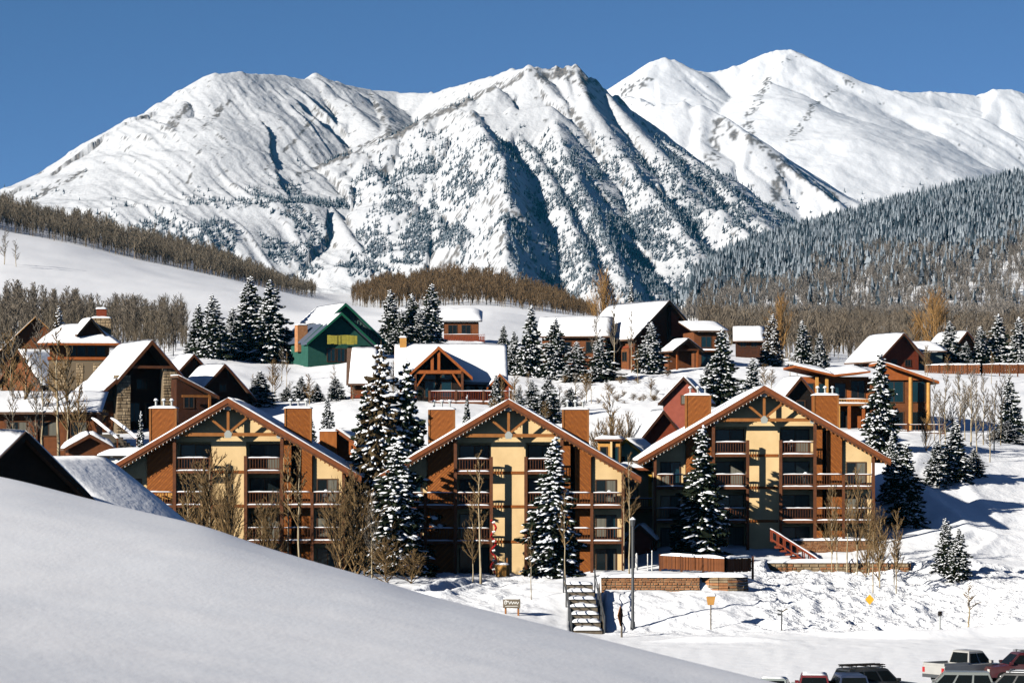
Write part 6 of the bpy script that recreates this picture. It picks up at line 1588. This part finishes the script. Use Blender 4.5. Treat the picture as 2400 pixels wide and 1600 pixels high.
# low snowy brush on the slope behind the middle gable
for i in range(26):
    Y = _r.uniform(335, 395); px = _r.uniform(1290, 1590); x = (px - 1200) * Y / F
    if i < 26:
        o = bare(px, 0, Y, 'bush', 'low twiggy brush poking through the slope below the log lodge', 1.0, 'brush on the slope', 'bare_shrub', None)
        k = _r.uniform(.06, .12); o.scale = (k * 2.2, k * 2.2, k)

# ------------------------------------------------------------------ cars
def tapered(mb, x0, x1, X0, X1, w0, w1, z0, z1, m=0):
    return mb.add([(x0, -w0, z0), (x1, -w0, z0), (x1, w0, z0), (x0, w0, z0), (X0, -w1, z1), (X1, -w1, z1), (X1, w1, z1), (X0, w1, z1)],
                  [(0, 3, 2, 1), (4, 5, 6, 7), (0, 1, 5, 4), (1, 2, 6, 5), (2, 3, 7, 6), (3, 0, 4, 7)], m)
def car(name, label, cat, px, Y, yaw, paint, kind='suv', rack=False, snowtop=0.0, kz=1.0):
    x = (px - 1200) * Y / F
    root = empty(name, (x, Y, gz(x, Y)), math.radians(yaw), label, cat, 'cars parked along the road')
    root.scale = (.95, .95, kz * .95)
    L = {'suv': 2.35, 'pickup': 2.75, 'sedan': 2.3}[kind]; zb = {'suv': 1.08, 'pickup': 1.12, 'sedan': .95}[kind]; zr = {'suv': 1.78, 'pickup': 1.88, 'sedan': 1.45}[kind]
    b = MB(); prof = [(-L, .45), (-L + .08, .38), (L - .1, .38), (L, .5), (L, zb - .22), (L - .12, zb - .1), (1.05, zb), (-L + .05, zb), (-L, zb - .1)]
    n = len(prof); rings = []
    for yv, k in ((-.92, .0), (-.84, .06), (.84, .06), (.92, .0)):
        rings.append([(px_ * (1 if k else .985), yv, z + (0.0 if k == 0 else .015)) for px_, z in prof])
    vs = [p for r in rings for p in r]
    fs = [(a * n + i, a * n + (i + 1) % n, (a + 1) * n + (i + 1) % n, (a + 1) * n + i) for a in range(3) for i in range(n)] + [tuple(range(n - 1, -1, -1)), tuple(range(3 * n, 4 * n))]
    b.add(vs, fs)
    cab = {'suv': (-L + .12, 1.15, -L + .42, .45), 'pickup': (-.75, 1.15, -.55, .55), 'sedan': (-1.75, 1.1, -1.05, .3)}[kind]
    cx0, cx1, rx0, rx1 = cab
    tapered(b, cx0, cx1, rx0, rx1, .86, .68, zb - .01, zr)
    tapered(b, rx0, rx1, rx0 + .12, rx1 - .12, .68, .60, zr, zr + .05)
    if kind == 'pickup':
        b.box(-L + .03, -.8, -.9, -.82, zb, zb + .16).box(-L + .03, -.8, .82, .9, zb, zb + .16).box(-L + .03, -L + .1, -.82, .82, zb, zb + .14)
    body = b.build('body', M[paint], root)
    def lerp(a, c, t): return a + (c - a) * t
    def side(s, u0, u1, v0=.12, v1=.86):
        g = MB(); q = []
        for u, v in ((u0, v0), (u1, v0), (u1, v1), (u0, v1)):
            xa, xb = lerp(cx0, rx0, v), lerp(cx1, rx1, v); q.append((lerp(xa, xb, u), s * (lerp(.86, .68, v) + .006), lerp(zb, zr, v)))
        q2 = [(a, c + s * .012, d) for a, c, d in q]
        g.add(q + q2, [(0, 1, 2, 3), (7, 6, 5, 4), (0, 4, 5, 1), (1, 5, 6, 2), (2, 6, 7, 3), (3, 7, 4, 0)]); g.build('side_window', M['car_glass'], root)
    cuts = {'suv': (.04, .33, .37, .65, .69, .95), 'pickup': (.06, .46, .52, .94), 'sedan': (.1, .48, .53, .92)}[kind]
    for s in (-1, 1):
        for i in range(0, len(cuts), 2): side(s, cuts[i], cuts[i + 1])
    for (xa, xb, nm) in ((cx1, rx1, 'windscreen'), (cx0, rx0, 'rear_window')):
        d = .012 if nm == 'windscreen' else -.012; g = MB(); q = []
        for y, v in ((-.9, .1), (.9, .1), (.9, .9), (-.9, .9)):
            q.append((lerp(xa, xb, v) + d / 2, y * lerp(.84, .66, v), lerp(zb, zr, v)))
        g.add(q + [(a + d, c, e) for a, c, e in q], [(0, 1, 2, 3), (7, 6, 5, 4), (0, 4, 5, 1), (1, 5, 6, 2), (2, 6, 7, 3), (3, 7, 4, 0)]); g.build(nm, M['car_glass'], root)
    for wx in (-L * .62, L * .64):
        for s in (-1, 1):
            o = MB().tube((wx, s * .72, .36), (wx, s * .94, .36), .36, .36, 16).build('wheel', M['tyre'], root)
            MB().tube((wx, s * .941, .36), (wx, s * .955, .36), .22, .20, 10).build('rim', M['rim'], o)
    for s in (-1, 1):
        MB().box(L - .08, L + .012, s * .78 - .14, s * .78 + .14, zb - .38, zb - .2).build('headlight', M['lamp_clear'], root)
        MB().box(-L - .012, -L + .06, s * .8 - .1, s * .8 + .1, zb - .42, zb - .12).build('tail_light', M['lamp_red'], root)
        MB().box(.9, 1.08, s * .93 - .1, s * .93 + .1, zb + .06, zb + .22).build('mirror', M[paint], root)
    MB().box(L - .02, L + .06, -.85, .85, .4, .6).build('bumper', M['dark_metal'], root); MB().box(-L - .06, -L + .02, -.85, .85, .4, .6).build('bumper', M['dark_metal'], root)
    if rack:
        r = MB()
        for s in (-1, 1): r.box(rx0 + .1, rx1 - .1, s * .6 - .025, s * .6 + .025, zr + .1, zr + .15)
        for k in range(3):
            xx = rx0 + .3 + k * (rx1 - rx0 - .6) / 2; r.box(xx - .03, xx + .03, -.65, .65, zr + .13, zr + .18); r.box(xx - .03, xx + .03, -.62, -.58, zr, zr + .13).box(xx - .03, xx + .03, .58, .62, zr, zr + .13)
        r.build('roof_rack', M['dark_metal'], root)
        if rack == 2:
            rr = random.Random(3)
            for k in range(5): MB().box(rx0 - .1 + rr.uniform(0, .3), rx1 - .2 + rr.uniform(0, .3), -.5 + k * .22, -.4 + k * .22, zr + .19, zr + .24).build('ski', M['black_wood'], root)
    if snowtop:
        s = MB(); snow_slab(s, (rx0 + .1, -.6, zr + .055), (rx1 - .1, -.6, zr + .055), (rx1 - .1, .6, zr + .055), (rx0 + .1, .6, zr + .055), snowtop, 8, 5, .4); s.build('snow_cap', M['snow_clump'], root, smooth=True)
    return root
car('parked_car', 'pale green saloon car at the tip of the snow drift', 'car', 1815, 147, 80, 'car_pale', 'sedan', False, .06)
car('parked_car', 'bright red estate car nose in beside the pale saloon', 'car', 1908, 147.5, 84, 'car_red', 'suv', False, .05, .93)
car('parked_car', 'navy blue car parked next to the red one', 'car', 1988, 147, 92, 'car_navy', 'suv', False, 0, .95)
car('parked_car', 'black off roader with skis on its roof rack', 'car', 2048, 149, 25, 'car_black', 'suv', 2, 0, 1.02)
car('parked_car', 'silver estate car with dark windows facing the road', 'car', 2232, 147.5, 172, 'car_silver', 'suv', False, 0, .97)
car('parked_car', 'black off roader at the picture corner', 'car', 2378, 146.5, 160, 'car_black', 'suv', True, .08)
car('pickup_truck', 'white pickup truck with a dark rear window behind the silver estate', 'pickup', 2268, 161.5, 35, 'car_white', 'pickup', False, 0, .98)
car('parked_car', 'dark maroon off roader behind the black one at the corner', 'car', 2396, 161.5, 190, 'car_maroon', 'suv', True, 0, .97)
